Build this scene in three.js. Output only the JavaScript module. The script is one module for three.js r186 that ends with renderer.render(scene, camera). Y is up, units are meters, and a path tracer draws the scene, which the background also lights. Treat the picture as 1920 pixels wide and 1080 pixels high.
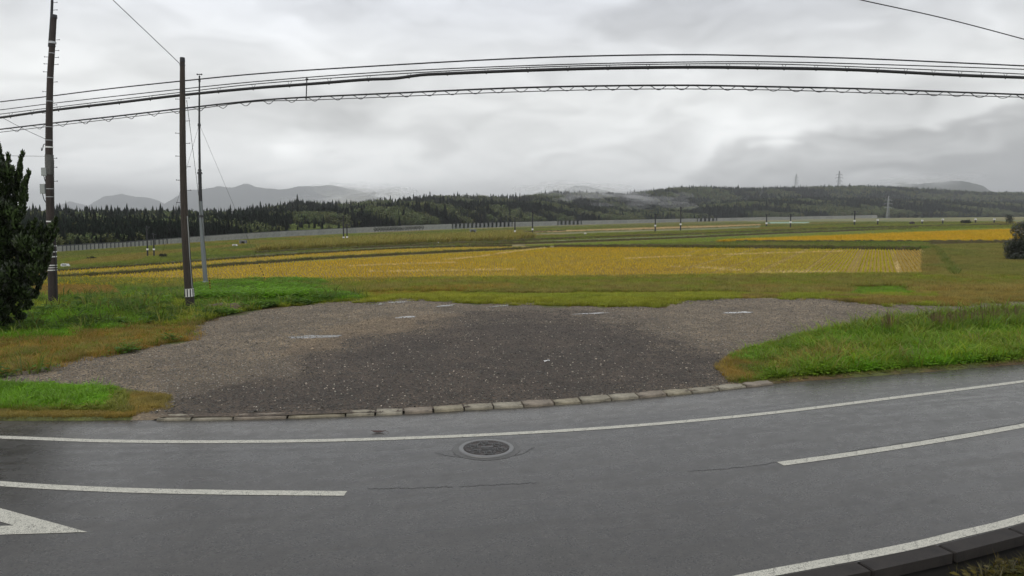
import * as THREE from 'three';
import { mergeGeometries } from 'three/addons/utils/BufferGeometryUtils.js';

// ------------------------------------------------------------------ camera, sky, sun, exposure
const FOCAL = 1300, EYE = 3.8, PITCH = THREE.MathUtils.degToRad(3.5), PPY = 410 + FOCAL * Math.tan(PITCH);
const scene = new THREE.Scene();
const camera = new THREE.PerspectiveCamera(2 * Math.atan(540 / FOCAL) * 180 / Math.PI, 16 / 9, 0.1, 40000);
camera.position.set(0, EYE, 0);
camera.rotation.set(-PITCH, 0, 0);
camera.setViewOffset(1920, 1080, 0, 540 - PPY, 1920, 1080);
const renderer = new THREE.WebGLRenderer({ antialias: true });
renderer.toneMapping = THREE.LinearToneMapping;
renderer.toneMappingExposure = 1.3;
renderer.shadowMap.enabled = true;

// ------------------------------------------------------------------ numbers
function rng(seed) { let a = seed >>> 0; return () => { a = (a + 0x6D2B79F5) | 0; let t = Math.imul(a ^ (a >>> 15), 1 | a); t = (t + Math.imul(t ^ (t >>> 7), 61 | t)) ^ t; return ((t ^ (t >>> 14)) >>> 0) / 4294967296; }; }
const clamp = THREE.MathUtils.clamp, lerp = THREE.MathUtils.lerp;
const sstep = (a, b, x) => { const t = clamp((x - a) / (b - a), 0, 1); return t * t * (3 - 2 * t); };
const hash2 = (x, y) => { let h = Math.imul(x | 0, 374761393) ^ Math.imul(y | 0, 668265263); h = Math.imul(h ^ (h >>> 13), 1274126177); return ((h ^ (h >>> 16)) >>> 0) / 4294967296; };
function vnoise(x, y, px = 0, py = 0) {            // value noise, optionally periodic
  const ix = Math.floor(x), iy = Math.floor(y), fx = x - ix, fy = y - iy, u = fx * fx * (3 - 2 * fx), v = fy * fy * (3 - 2 * fy);
  const w = (a, p) => p ? ((a % p) + p) % p : a;
  const h = (a, b) => hash2(w(a, px), w(b, py));
  return lerp(lerp(h(ix, iy), h(ix + 1, iy), u), lerp(h(ix, iy + 1), h(ix + 1, iy + 1), u), v);
}
function fbm(x, y, oct = 4, px = 0, py = 0) { let s = 0, a = 0.5, n = 0; for (let i = 0; i < oct; i++) { s += a * vnoise(x + i * 17 * (px ? px : 1), y + i * 31 * (py ? py : 1), px, py); n += a; a *= 0.5; x *= 2; y *= 2; px *= 2; py *= 2; } return s / n; }
const polyline = (pts) => (x) => { if (x <= pts[0][0]) return pts[0][1]; for (let i = 1; i < pts.length; i++) if (x <= pts[i][0]) { const t = (x - pts[i - 1][0]) / (pts[i][0] - pts[i - 1][0]); return lerp(pts[i - 1][1], pts[i][1], t); } return pts[pts.length - 1][1]; };
const inPoly = (p, x, y) => { let c = false; for (let i = 0, j = p.length - 1; i < p.length; j = i++) if ((p[i][1] > y) !== (p[j][1] > y) && x < (p[j][0] - p[i][0]) * (y - p[i][1]) / (p[j][1] - p[i][1]) + p[i][0]) c = !c; return c; };
const V3 = (x, y, z) => new THREE.Vector3(x, y, z);

// ------------------------------------------------------------------ sky: a layered overcast, the same all round
{
  const W = 2048, H = 1024, d = new Float32Array(W * H * 4);
  for (let r = 0; r < H; r++) {
    const e = ((r + 0.5) / H - 0.5) * Math.PI, ed = e * 180 / Math.PI;
    for (let c = 0; c < W; c++) {
      const rd = ((c + 0.5) / W - 0.5) * 2 * Math.PI, a = Math.atan2(Math.cos(rd), -Math.sin(rd)), u = a / (2 * Math.PI) + 0.5;
      let L = 0.90, t = 0;
      if (ed > -2) {
        const wx = fbm(u * 40, ed * 0.35 + 71, 3, 40) - 0.5, wy = fbm(u * 52, ed * 0.4 + 23, 3, 52) - 0.5, ew = ed + 3.4 * wy, big = fbm(u * 14 + 0.5 * wx, ew * 0.11 + 5, 4, 14), mid = fbm(u * 36 + 1.5 * wx, ew * 0.34 + 40, 5, 36), fine = fbm(u * 110 + 4 * wx, ew * 1.1 + 9, 4, 110);
        L = 0.82 + 0.72 * (big - 0.5) + 0.62 * (mid - 0.5) + 0.24 * (fine - 0.5);
        L *= lerp(1.5, 1, sstep(0.5, 9, ed));                                       // brighter air low down, where the deck thins
        L *= lerp(1, 0.74, sstep(8.5, 17, ed + 9 * (mid - 0.5)));                    // a thicker deck overhead
        const S = 0.5 + 0.5 * Math.sin(2 * a - 0.28);                                // low stratus, deeper on two sides of the sky
        const top = 1.6 + 6.2 * sstep(0.42, 0.94, S) + 3.6 * (fbm(u * 60, 3, 4, 60) - 0.5) + 2.2 * (mid - 0.5) + 3.4 * (fine - 0.5);
        L *= lerp(1, 0.42 + 0.4 * (fine - 0.4), (1 - sstep(top - 1.0, top + 0.6, ed)) * lerp(0.45, 1, sstep(0.3, 0.9, S)));
        t = sstep(9, 20, ed);
      }
      const i = (r * W + c) * 4;
      d[i] = L * lerp(0.985, 0.95, t); d[i + 1] = L * lerp(1.0, 0.985, t); d[i + 2] = L * lerp(0.995, 1.06, t); d[i + 3] = 1;
    }
  }
  const tex = new THREE.DataTexture(d, W, H, THREE.RGBAFormat, THREE.FloatType);
  tex.mapping = THREE.EquirectangularReflectionMapping; tex.magFilter = THREE.LinearFilter; tex.wrapS = THREE.RepeatWrapping; tex.needsUpdate = true;
  scene.background = tex; scene.environment = tex;
}
const sun = new THREE.DirectionalLight(0xfff4e6, 0.7);
sun.position.set(-60, 130, 60); sun.target.position.set(0, 0, -40); scene.add(sun, sun.target);
sun.castShadow = true; sun.shadow.radius = 60; sun.shadow.mapSize.set(2048, 2048);
Object.assign(sun.shadow.camera, { left: -120, right: 120, top: 120, bottom: -120, near: 1, far: 500 });
scene.fog = new THREE.FogExp2(0xeef1f2, 0.00013);

// ------------------------------------------------------------------ lay-out: the lie of the land, and the surveyor's pixel -> ground point
const cP = Math.cos(PITCH), sP = Math.sin(PITCH);
function ray(px, py) { const X = (px - 960) / FOCAL, Y = -(py - PPY) / FOCAL; return V3(X, Y * cP - sP, -(Y * sP + cP)); }
function at(px, py, D) { const r = ray(px, py); return r.multiplyScalar(D / -r.z).add(V3(0, EYE, 0)); }
function toPx(x, y, z) { const dy = y - EYE, f = -dy * sP - z * cP, u = dy * cP - z * sP; return [960 + FOCAL * x / f, PPY - FOCAL * u / f]; }
function T(x, z) {                                                   // ground height: flat by the road, then a plain that falls away gently to the left and into the distance
  const D = -z, s = sstep(31, 56, D);
  const plane = -2 + 0.0172 * clamp(x, -420, 620) - 0.0031 * Math.min(D, 1500);
  return s * plane + (D > 40 ? 0.06 * (vnoise(x * 0.13, z * 0.13) - 0.5) * sstep(40, 60, D) : 0);
}
function ground(px, py) {
  const r = ray(px, py); r.multiplyScalar(1 / -r.z); let a = 3, b = 3;
  const g = (t) => EYE + r.y * t - T(r.x * t, -t);
  while (b < 6000 && g(b) > 0) { a = b; b *= 1.03; }
  for (let i = 0; i < 30; i++) { const m = (a + b) / 2; g(m) > 0 ? a = m : b = m; }
  return V3(r.x * a, T(r.x * a, -a), -a);
}
const flat = (px, py) => { const r = ray(px, py), t = EYE / -r.y; return V3(r.x * t, 0, r.z * t); };

// ------------------------------------------------------------------ names, labels, meshes
const names = {};
function numbered(n) { const k = names[n] = (names[n] ?? -1) + 1; return k ? n + '_' + String(k).padStart(3, '0') : n; }
function tag(o, label, category, group, kind) { Object.assign(o.userData, { label, category }); if (group) o.userData.group = group; if (kind) o.userData.kind = kind; return o; }
function mesh(name, geo, mat, parent = scene) { const m = new THREE.Mesh(geo, mat); m.name = parent === scene ? numbered(name) : name; m.castShadow = m.receiveShadow = true; parent.add(m); return m; }
function thing(name, label, category, p, group, kind) { const g = new THREE.Group(); g.name = numbered(name); if (p) g.position.copy(p); scene.add(g); return tag(g, label, category, group, kind); }
const struct = (o, label, category) => tag(o, label, category, null, 'structure');

// ------------------------------------------------------------------ textures
function tex(W, H, f, srgb = true) {
  const d = new Uint8Array(W * H * 4);
  for (let y = 0; y < H; y++) for (let x = 0; x < W; x++) { const c = f(x, y), i = (y * W + x) * 4; d[i] = clamp(c[0], 0, 255); d[i + 1] = clamp(c[1], 0, 255); d[i + 2] = clamp(c[2], 0, 255); d[i + 3] = c[3] ?? 255; }
  const t = new THREE.DataTexture(d, W, H); t.wrapS = t.wrapT = THREE.RepeatWrapping; t.magFilter = THREE.LinearFilter; t.minFilter = THREE.LinearMipmapLinearFilter; t.generateMipmaps = true;
  if (srgb) t.colorSpace = THREE.SRGBColorSpace; t.needsUpdate = true; return t;
}
const gray = (v) => [v, v, v];
const asphaltTex = tex(1024, 1024, (x, y) => { const g = hash2(x >> 1, y >> 1), n = fbm(x / 64, y / 64, 4, 16, 16), b = hash2(x >> 3, (y >> 3) + 999); let v = 190 + 70 * (g - 0.5) + 40 * (n - 0.5); if (b > 0.97) v += 60; if (b < 0.07) v -= 75; return [v, v * 0.995, v * 0.985]; });
const grainBump = tex(512, 512, (x, y) => gray(110 + 90 * hash2(x >> 1, y >> 1) + 50 * fbm(x / 16, y / 16, 3, 32, 32)), false);
const gravelBump = tex(1024, 1024, (() => {                       // rounded stones: nearest of scattered centres
  const N = 44, S = 1024 / N, c = []; for (let j = 0; j < N; j++) for (let i = 0; i < N; i++) c.push([(i + hash2(i, j)) * S, (j + hash2(i + 77, j)) * S, 0.5 + hash2(i, j + 91)]);
  return (x, y) => { let m = 1e9, h = 0; const gi = Math.floor(x / S), gj = Math.floor(y / S); for (let dj = -1; dj < 2; dj++) for (let di = -1; di < 2; di++) { const i = (gi + di + N) % N, j = (gj + dj + N) % N, q = c[j * N + i]; let dx = Math.abs(x - q[0]), dy = Math.abs(y - q[1]); dx = Math.min(dx, 1024 - dx); dy = Math.min(dy, 1024 - dy); const dd = Math.hypot(dx, dy) / q[2]; if (dd < m) { m = dd; h = q[2]; } } return gray(235 * h * 0.7 * Math.max(0, 1 - m / S)); };
})(), false);
const paintTex = tex(512, 512, (x, y) => { const n = fbm(x / 40, y / 40, 4, 13, 13), g = hash2(x >> 1, y >> 1), w = hash2(x >> 2, y >> 2); let v = 222 + 26 * (g - 0.5) + 40 * (n - 0.5); if (w > 0.87 - 0.34 * sstep(0.42, 0.7, n)) v = 120 + 50 * g; return [v, v * 0.99, v * 0.95]; });
const concTex = tex(512, 512, (x, y) => { const n = fbm(x / 50, y / 50, 5, 10, 10), g = hash2(x >> 1, y >> 1), s = fbm(x / 9, y / 120, 3, 57, 4); const v = 200 + 70 * (n - 0.5) + 34 * (g - 0.5) + 36 * (s - 0.5); return [v, v * 0.98, v * 0.94]; });
const M = (color, roughness = 0.9, o = {}) => new THREE.MeshStandardMaterial({ color: new THREE.Color().setRGB(...color), roughness, ...o });
const leafMat = (o = {}) => new THREE.MeshPhysicalMaterial({ color: 0xffffff, roughness: 0.75, side: THREE.DoubleSide, specularIntensity: 0.35, ...o });

// ------------------------------------------------------------------ geometry helpers
function ribbon(pts, w, y) {                                          // flat strip along world points, uv in metres
  const pos = [], uv = [], idx = []; let s = 0;
  pts.forEach((p, i) => {
    const a = pts[Math.max(0, i - 1)], b = pts[Math.min(pts.length - 1, i + 1)], t = V3(b.x - a.x, 0, b.z - a.z).normalize(), n = V3(t.z, 0, -t.x);
    if (i) s += p.distanceTo(pts[i - 1]);
    for (const k of [-1, 1]) { pos.push(p.x + n.x * k * w / 2, (typeof y === 'function' ? y(p) : y), p.z + n.z * k * w / 2); uv.push(s, k * w / 2); }
    if (i) { const q = (i - 1) * 2; idx.push(q, q + 2, q + 1, q + 1, q + 2, q + 3); }
  });
  const g = new THREE.BufferGeometry(); g.setAttribute('position', new THREE.Float32BufferAttribute(pos, 3)); g.setAttribute('uv', new THREE.Float32BufferAttribute(uv, 2)); g.setIndex(idx); g.computeVertexNormals();
  if (g.attributes.normal.getY(0) < 0) { for (let i = 0; i < idx.length; i += 3) [idx[i], idx[i + 1]] = [idx[i + 1], idx[i]]; g.setIndex(idx); g.computeVertexNormals(); }
  return g;
}
const smooth = (pts, n) => new THREE.CatmullRomCurve3(pts, false, 'centripetal').getPoints(n);
function taper(pts, radii, sides = 10, seg = 0, cap = true) {         // tapered round rod along points
  const cur = pts.length > 2 ? new THREE.CatmullRomCurve3(pts, false, 'centripetal') : new THREE.LineCurve3(pts[0], pts[1]);
  const n = seg || Math.max(1, (pts.length - 1) * 4), g = new THREE.TubeGeometry(cur, n, 1, sides, false), p = g.attributes.position, c = V3();
  for (let i = 0; i <= n; i++) { const t = i / n, k = t * (radii.length - 1), a = Math.min(radii.length - 2, Math.floor(k)), r = radii.length > 1 ? lerp(radii[a], radii[a + 1], k - a) : radii[0]; cur.getPointAt(t, c); for (let j = 0; j <= sides; j++) { const q = i * (sides + 1) + j; p.setXYZ(q, c.x + (p.getX(q) - c.x) * r, c.y + (p.getY(q) - c.y) * r, c.z + (p.getZ(q) - c.z) * r); } }
  const out = [g];
  if (cap) { const e = cur.getPointAt(1), r = radii[radii.length - 1]; const d = new THREE.SphereGeometry(r, sides, 4, 0, Math.PI * 2, 0, Math.PI / 2); d.scale(1, 0.35, 1); const tan = cur.getTangentAt(1); d.applyQuaternion(new THREE.Quaternion().setFromUnitVectors(V3(0, 1, 0), tan)); d.translate(e.x, e.y, e.z); out.push(d); }
  return out.length > 1 ? mergeGeometries(out) : g;
}
const bar = (a, b, r, sides = 6) => taper([a, b], [r, r], sides, 1, false);
function box(w, h, d, x = 0, y = 0, z = 0, ch = 0) {                  // box, chamfered when ch > 0
  let g;
  if (ch) { const s = new THREE.Shape(); s.moveTo(-w / 2 + ch, -h / 2 + ch); s.lineTo(w / 2 - ch, -h / 2 + ch); s.lineTo(w / 2 - ch, h / 2 - ch); s.lineTo(-w / 2 + ch, h / 2 - ch); s.closePath(); g = new THREE.ExtrudeGeometry(s, { depth: d - 2 * ch, bevelEnabled: true, bevelSize: ch, bevelThickness: ch, bevelSegments: 1 }); g.translate(0, 0, -(d - 2 * ch) / 2); }
  else g = new THREE.BoxGeometry(w, h, d);
  g.translate(x, y, z); return g;
}
const merge = (l) => mergeGeometries(l.map((g) => { const h = g.index ? g.toNonIndexed() : g; for (const k of Object.keys(h.attributes)) if (!['position', 'normal', 'uv'].includes(k)) h.deleteAttribute(k); return h; }));
function sheet(pxPoly, lift, cell = 0) {                              // a patch of ground with a surveyed outline, lying on the land
  const w = pxPoly.map(([a, b]) => ground(a, b)), s = new THREE.Shape(w.map((p) => new THREE.Vector2(p.x, p.z))), g = new THREE.ShapeGeometry(s), p = g.attributes.position, uv = [];
  for (let i = 0; i < p.count; i++) { const x = p.getX(i), z = p.getY(i); uv.push(x, z); p.setXYZ(i, x, T(x, z) + lift, z); }
  g.setAttribute('uv', new THREE.Float32BufferAttribute(uv, 2)); g.computeVertexNormals();
  if (g.attributes.normal.getY(0) < 0) { const ix = g.index.array; for (let i = 0; i < ix.length; i += 3) { const t = ix[i]; ix[i] = ix[i + 1]; ix[i + 1] = t; } g.computeVertexNormals(); }
  return g;
}

// ------------------------------------------------------------------ the setting: land, road, lot
const NEAR_LINE = [[1390, 1085], [1500, 1064], [1700, 1026], [1800, 1002], [1920, 972]];
const KERB = [[-420, 786], [0, 791], [240, 790], [480, 787], [640, 782], [760, 777], [870, 770], [982, 764], [1090, 756], [1198, 747], [1298, 738], [1400, 727], [1450, 721], [1700, 702], [1920, 684], [2100, 669], [2400, 642]];
const FAR_LINE = [[-420, 811], [0, 820], [200, 827], [480, 828], [720, 823], [960, 813], [1180, 799], [1440, 775], [1700, 743], [1920, 715], [2200, 677]];
const kerbW = smooth(KERB.map((p) => flat(...p)), 400);
const kerbZ = (() => { const pts = [[-200, kerbW[0].z], ...kerbW.map((p) => [p.x, p.z])]; return polyline(pts); })();
const nearW = (() => { const p = NEAR_LINE.map((q) => flat(...q)), d = p[0].clone().sub(p[1]).normalize(), e = p[4].clone().sub(p[3]).normalize(); return smooth([p[0].clone().addScaledVector(d, 30).add(V3(0, 0, 3)), p[0].clone().addScaledVector(d, 12).add(V3(0, 0, 0.6)), ...p, p[4].clone().addScaledVector(e, 8).add(V3(0, 0, -0.8)), p[4].clone().addScaledVector(e, 24).add(V3(0, 0, -5))], 300); })();
const offset = (pts, k) => pts.map((p, i) => { const a = pts[Math.max(0, i - 1)], b = pts[Math.min(pts.length - 1, i + 1)], t = V3(b.x - a.x, 0, b.z - a.z).normalize(); return V3(p.x - t.z * k, p.y, p.z + t.x * k); });   // k > 0: towards the camera
const roadNear = offset(nearW, 0.1), nearZ = polyline(roadNear.map((p) => [p.x, p.z]));

const LOT = [[-30, 716], [40, 700], [120, 686], [240, 662], [330, 642], [372, 622], [392, 602], [450, 588], [520, 577], [600, 572], [680, 566], [760, 562], [860, 568], [960, 571], [1060, 573], [1130, 574], [1230, 577], [1290, 569], [1340, 562], [1440, 558], [1520, 562], [1600, 570], [1650, 574], [1700, 572], [1800, 574], [1920, 566], [2300, 560], [2300, 580], [1920, 588], [1750, 601], [1650, 615], [1500, 638], [1440, 650], [1375, 668], [1350, 690], [1375, 718], [1400, 760], [1000, 800], [640, 812], [400, 812], [225, 812], [270, 778], [318, 762], [316, 742], [235, 735], [205, 724], [60, 722], [-30, 724]];
const WET = [[600, 668], [700, 632], [800, 606], [930, 586], [1060, 585], [1180, 604], [1260, 640], [1380, 672], [1420, 720], [1100, 770], [640, 800], [380, 800], [300, 775], [400, 742], [500, 716]];
const TAN = [[520, 672], [560, 640], [640, 612], [740, 594], [860, 590], [900, 606], [820, 640], [640, 666]];
const inLot = (x, z, j = 0) => { const [px, py] = toPx(x, 0, z); return inPoly(LOT, px + j * 18 * (vnoise(x * 1.1, z * 1.1) - 0.5) * 2, py + j * 7 * (vnoise(x * 1.3 + 50, z * 1.3) - 0.5) * 2); };
{
  // plain: one sheet to the horizon
  const rows = [-90, -40, 0, 4, 12, 20, 27, 30, 31.5, 33, 35, 37, 39, 41, 43, 45, 47, 49, 51, 53, 55, 57, 60]; for (let D = 64; D < 15000; D *= 1.09) rows.push(D); rows.push(15000);
  const NX = 120, pos = [], uv = [], idx = [], col = [];
  rows.forEach((D, j) => { for (let i = 0; i <= NX; i++) { const x = (i / NX - 0.5) * 2 * (Math.max(D, 0) * 1.25 + 60), y = D < 31 ? -0.7 : T(x, -D) - (D < 34 ? 0.02 : 0);
    pos.push(x, y, -D); uv.push(x, D); const n = fbm(x * 0.03 + 9, D * 0.03, 4), m = fbm(x * 0.4, D * 0.4, 3), g = sstep(0.35, 0.65, n); col.push(lerp(0.18, 0.12, g) * (0.7 + 0.6 * m), lerp(0.15, 0.14, g) * (0.7 + 0.6 * m), lerp(0.05, 0.04, g) * (0.7 + 0.6 * m));
    if (j && i) { const a = (j - 1) * (NX + 1) + i - 1, b = a + 1, c = a + NX + 1, d = c + 1; idx.push(a, b, c, b, d, c); } } });
  const g = new THREE.BufferGeometry(); g.setAttribute('position', new THREE.Float32BufferAttribute(pos, 3)); g.setAttribute('uv', new THREE.Float32BufferAttribute(uv, 2)); g.setAttribute('color', new THREE.Float32BufferAttribute(col, 3)); g.setIndex(idx); g.computeVertexNormals();
  struct(mesh('ground', g, M([1, 1, 1], 0.95, { vertexColors: true })), 'rough weedy plain between the fields and the hills', 'ground');
}
// road
const road = new THREE.Group(); road.name = 'road'; scene.add(road); struct(road, 'damp grey asphalt road that bends across the foreground', 'road');
{
  const NX = 400, NZ = 80, pos = [], uv = [], uv1 = [], col = [], idx = [];
  for (let i = 0; i <= NX; i++) { const x = -34 + 68 * i / NX, zf = kerbZ(x) - 0.25, zn = Math.max(zf + 1, nearZ(x));
    for (let j = 0; j <= NZ; j++) { const z = lerp(zn, zf, j / NZ); pos.push(x, 0, z); uv.push(x / 2.2, z / 2.2); uv1.push(x / 9, (z - zf) / 7);
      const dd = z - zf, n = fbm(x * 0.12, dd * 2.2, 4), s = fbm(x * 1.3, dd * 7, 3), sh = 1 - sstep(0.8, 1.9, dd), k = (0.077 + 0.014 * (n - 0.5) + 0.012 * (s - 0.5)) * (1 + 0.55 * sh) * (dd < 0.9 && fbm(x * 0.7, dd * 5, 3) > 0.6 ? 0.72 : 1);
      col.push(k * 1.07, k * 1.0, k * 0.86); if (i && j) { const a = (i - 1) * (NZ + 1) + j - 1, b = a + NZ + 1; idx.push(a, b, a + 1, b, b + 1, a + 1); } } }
  const g = new THREE.BufferGeometry(); g.setAttribute('position', new THREE.Float32BufferAttribute(pos, 3)); g.setAttribute('uv', new THREE.Float32BufferAttribute(uv, 2)); g.setAttribute('uv1', new THREE.Float32BufferAttribute(uv1, 2)); g.setAttribute('color', new THREE.Float32BufferAttribute(col, 3)); g.setIndex(idx); g.computeVertexNormals();
  const rough = tex(512, 512, (x, y) => { const n = fbm(x / 256, y / 10, 4, 2, 51.2 | 0), m = fbm(x / 12, y / 12, 3, 42, 42); return gray(72 + 40 * (n - 0.5) + 40 * (m - 0.5)); }, false); rough.channel = 1;
  const asphalt = M([1, 1, 1], 1, { vertexColors: true, map: asphaltTex, roughnessMap: rough, bumpMap: grainBump, bumpScale: 0.0022 });
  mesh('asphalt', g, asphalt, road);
  const paint = M([0.70, 0.70, 0.65], 0.6, { map: paintTex, bumpMap: grainBump, bumpScale: 0.002 });
  const line = (pts, w, n = 200, y = 0.004) => mesh('road_line', ribbon(smooth(pts.map((p) => flat(...p)), n), w, y), paint, road);
  line(FAR_LINE, 0.15, 260).userData.label = 'solid white edge line on the far side of the road';
  mesh('road_line', ribbon(nearW, 0.145, 0.004), paint, road).userData.label = 'solid white edge line along the near kerb';
  line([[-300, 872], [-150, 891], [0, 907], [200, 918], [400, 923], [648, 925.5]], 0.165).userData.label = 'white centre dash on the left half of the road';
  line([[1463, 870], [1600, 851], [1760, 826], [1920, 798], [2100, 763]], 0.165).userData.label = 'white centre dash on the right side of the road';
  {   // diamond ahead-of-crossing mark: only its tip is in the picture
    const tip = flat(164, 998), up = flat(0, 953), lo = flat(0, 1003), a = up.clone().sub(tip).normalize(), b = lo.clone().sub(tip).normalize(), L = 2.9, p0 = tip, p1 = tip.clone().addScaledVector(a, L), p3 = tip.clone().addScaledVector(b, L), p2 = p1.clone().add(p3).sub(tip);
    const cen = p0.clone().add(p2).multiplyScalar(0.5), q = (p) => cen.clone().lerp(p, 1 - tip.distanceTo(flat(30, 984)) / tip.distanceTo(cen)), s = new THREE.Shape([p0, p1, p2, p3].map((p) => new THREE.Vector2(p.x, p.z))); s.holes.push(new THREE.Path([p0, p1, p2, p3].map((p) => { const k = q(p); return new THREE.Vector2(k.x, k.z); })));
    const dg = new THREE.ShapeGeometry(s); dg.rotateX(Math.PI / 2); dg.translate(0, 0.004, 0); const ix = dg.index.array; dg.computeVertexNormals(); if (dg.attributes.normal.getY(0) < 0) { for (let i = 0; i < ix.length; i += 3) { const t = ix[i]; ix[i] = ix[i + 1]; ix[i + 1] = t; } dg.computeVertexNormals(); }
    mesh('diamond_marking', dg, paint, road).userData.label = 'hollow white diamond painted on the near lane';
  }
  const tar = M([0.035, 0.034, 0.032], 0.45);
  for (const l of [[[860, 912], [930, 909], [1010, 905]], [[1290, 884], [1370, 878], [1463, 866], [1600, 846], [1780, 817], [1960, 785]], [[690, 916], [780, 915], [850, 912.5]]]) mesh('tar_seam', ribbon(smooth(l.map((p) => flat(...p)), 60).map((p, i) => p.add(V3(0, 0, 0.05 * (vnoise(i * 0.9, l.length) - 0.5)))), 0.014, 0.003), tar, road);
  const arc = (pts) => mesh('patch_joint', ribbon(smooth(pts.map((p) => flat(...p)), 40), 0.02, 0.003), tar, road);
  arc([[815, 849], [850, 856], [912, 858], [975, 852], [1000, 839]]); arc([[850, 852], [870, 855], [895, 857]]);
}
// gravel lot and the earth under the verges
const SX = 34, D0 = 8.5, D1 = 33;
{
  const W = 2048, H = 1024;
  const mp = tex(W, H, (i, j) => {
    const x = (i + 0.5) / W * 2 * SX - SX, D = D0 + (j + 0.5) / H * (D1 - D0), z = -D, [px0, py0] = toPx(x, 0, z);
    const n1 = fbm(x * 0.8, z * 0.8, 4), n2 = fbm(x * 3 + 7, z * 3, 4), st = hash2(i, j), st2 = hash2(i >> 1, j >> 1);
    const px = px0 + 120 * (fbm(x * 0.6 + 31, z * 0.6, 4) - 0.5) + 110 * (st2 - 0.5), py = py0 + 36 * (fbm(x * 0.6, z * 0.6 + 77, 4) - 0.5) + 30 * (st - 0.5);
    if (inLot(x, z, 1)) {
      let c = [116, 103, 83];
      let w = 0, q = 0; for (let s = 0; s < 6; s++) { const ax = px + 150 * (hash2(i * 6 + s, j + 5000) - 0.5), ay = py + 40 * (hash2(i * 6 + s, j + 9000) - 0.5); w += inPoly(WET, ax, ay) / 6; q += inPoly(TAN, ax, ay) / 6; }
      c = c.map((v, k) => lerp(lerp(v, [132, 115, 87][k], q), [73, 63, 53][k], w));
      const k = 1 + 0.35 * (n1 - 0.5) + 0.4 * (n2 - 0.5) + 0.34 * (st - 0.5) + 0.24 * (st2 - 0.5);
      return c.map((v) => v * k);
    }
    const k = 1 + 0.5 * (n1 - 0.5) + 0.6 * (n2 - 0.5) + 0.3 * (st - 0.5), t = sstep(0.4, 0.6, n1);
    return [lerp(92, 72, t) * k, lerp(74, 76, t) * k, lerp(40, 34, t) * k];
  });
  mp.wrapS = mp.wrapT = THREE.ClampToEdgeWrapping;
  gravelBump.repeat.set(1 / 1.6, 1 / 1.6); gravelBump.channel = 1;
  const c = 0.2, NX = Math.round(2 * SX / c), NZ = Math.round((D1 - D0) / c), pos = [], uv = [], uv1 = [], lot = [], soil = [];
  for (let j = 0; j <= NZ; j++) for (let i = 0; i <= NX; i++) { const x = -SX + i * c; let z = -(D0 + j * c); z = Math.min(z, kerbZ(x) - 0.06); const D = -z; pos.push(x, z >= kerbZ(x) - 0.1 && (x > 5.9 || x < -6.7) ? 0.002 : lotY(x, z), z); uv.push((x + SX) / (2 * SX), (D - D0) / (D1 - D0)); uv1.push(x, z); }
  for (let j = 0; j < NZ; j++) for (let i = 0; i < NX; i++) { const x = -SX + (i + 0.5) * c, z = -(D0 + (j + 0.5) * c); if (z > kerbZ(x) + 0.3) continue; const a = j * (NX + 1) + i, b = a + 1, d = a + NX + 1, e = d + 1; (inLot(x, z, 1) ? lot : soil).push(a, b, d, b, e, d); }
  const P = new THREE.Float32BufferAttribute(pos, 3), U = new THREE.Float32BufferAttribute(uv, 2), U1 = new THREE.Float32BufferAttribute(uv1, 2);
  const make = (ix) => { const g = new THREE.BufferGeometry(); g.setAttribute('position', P.clone()); g.setAttribute('uv', U.clone()); g.setAttribute('uv1', U1.clone()); g.setIndex(ix); g.computeVertexNormals(); return g; };
  const gm = M([1, 1, 1], 0.84, { map: mp, bumpMap: gravelBump, bumpScale: 0.03 });
  struct(mesh('gravel_lot', make(lot), gm), 'open lot of wet grey gravel beyond the road', 'gravel lot');
  struct(mesh('verge_ground', make(soil), gm), 'earth under the grass round the gravel lot', 'ground');
}
function lotY(x, z) { const D = -z; return 0.05 + 0.05 * (fbm(x * 0.5, z * 0.5, 3) - 0.5) + (D > 28 ? T(x, z) : 0); }

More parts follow.
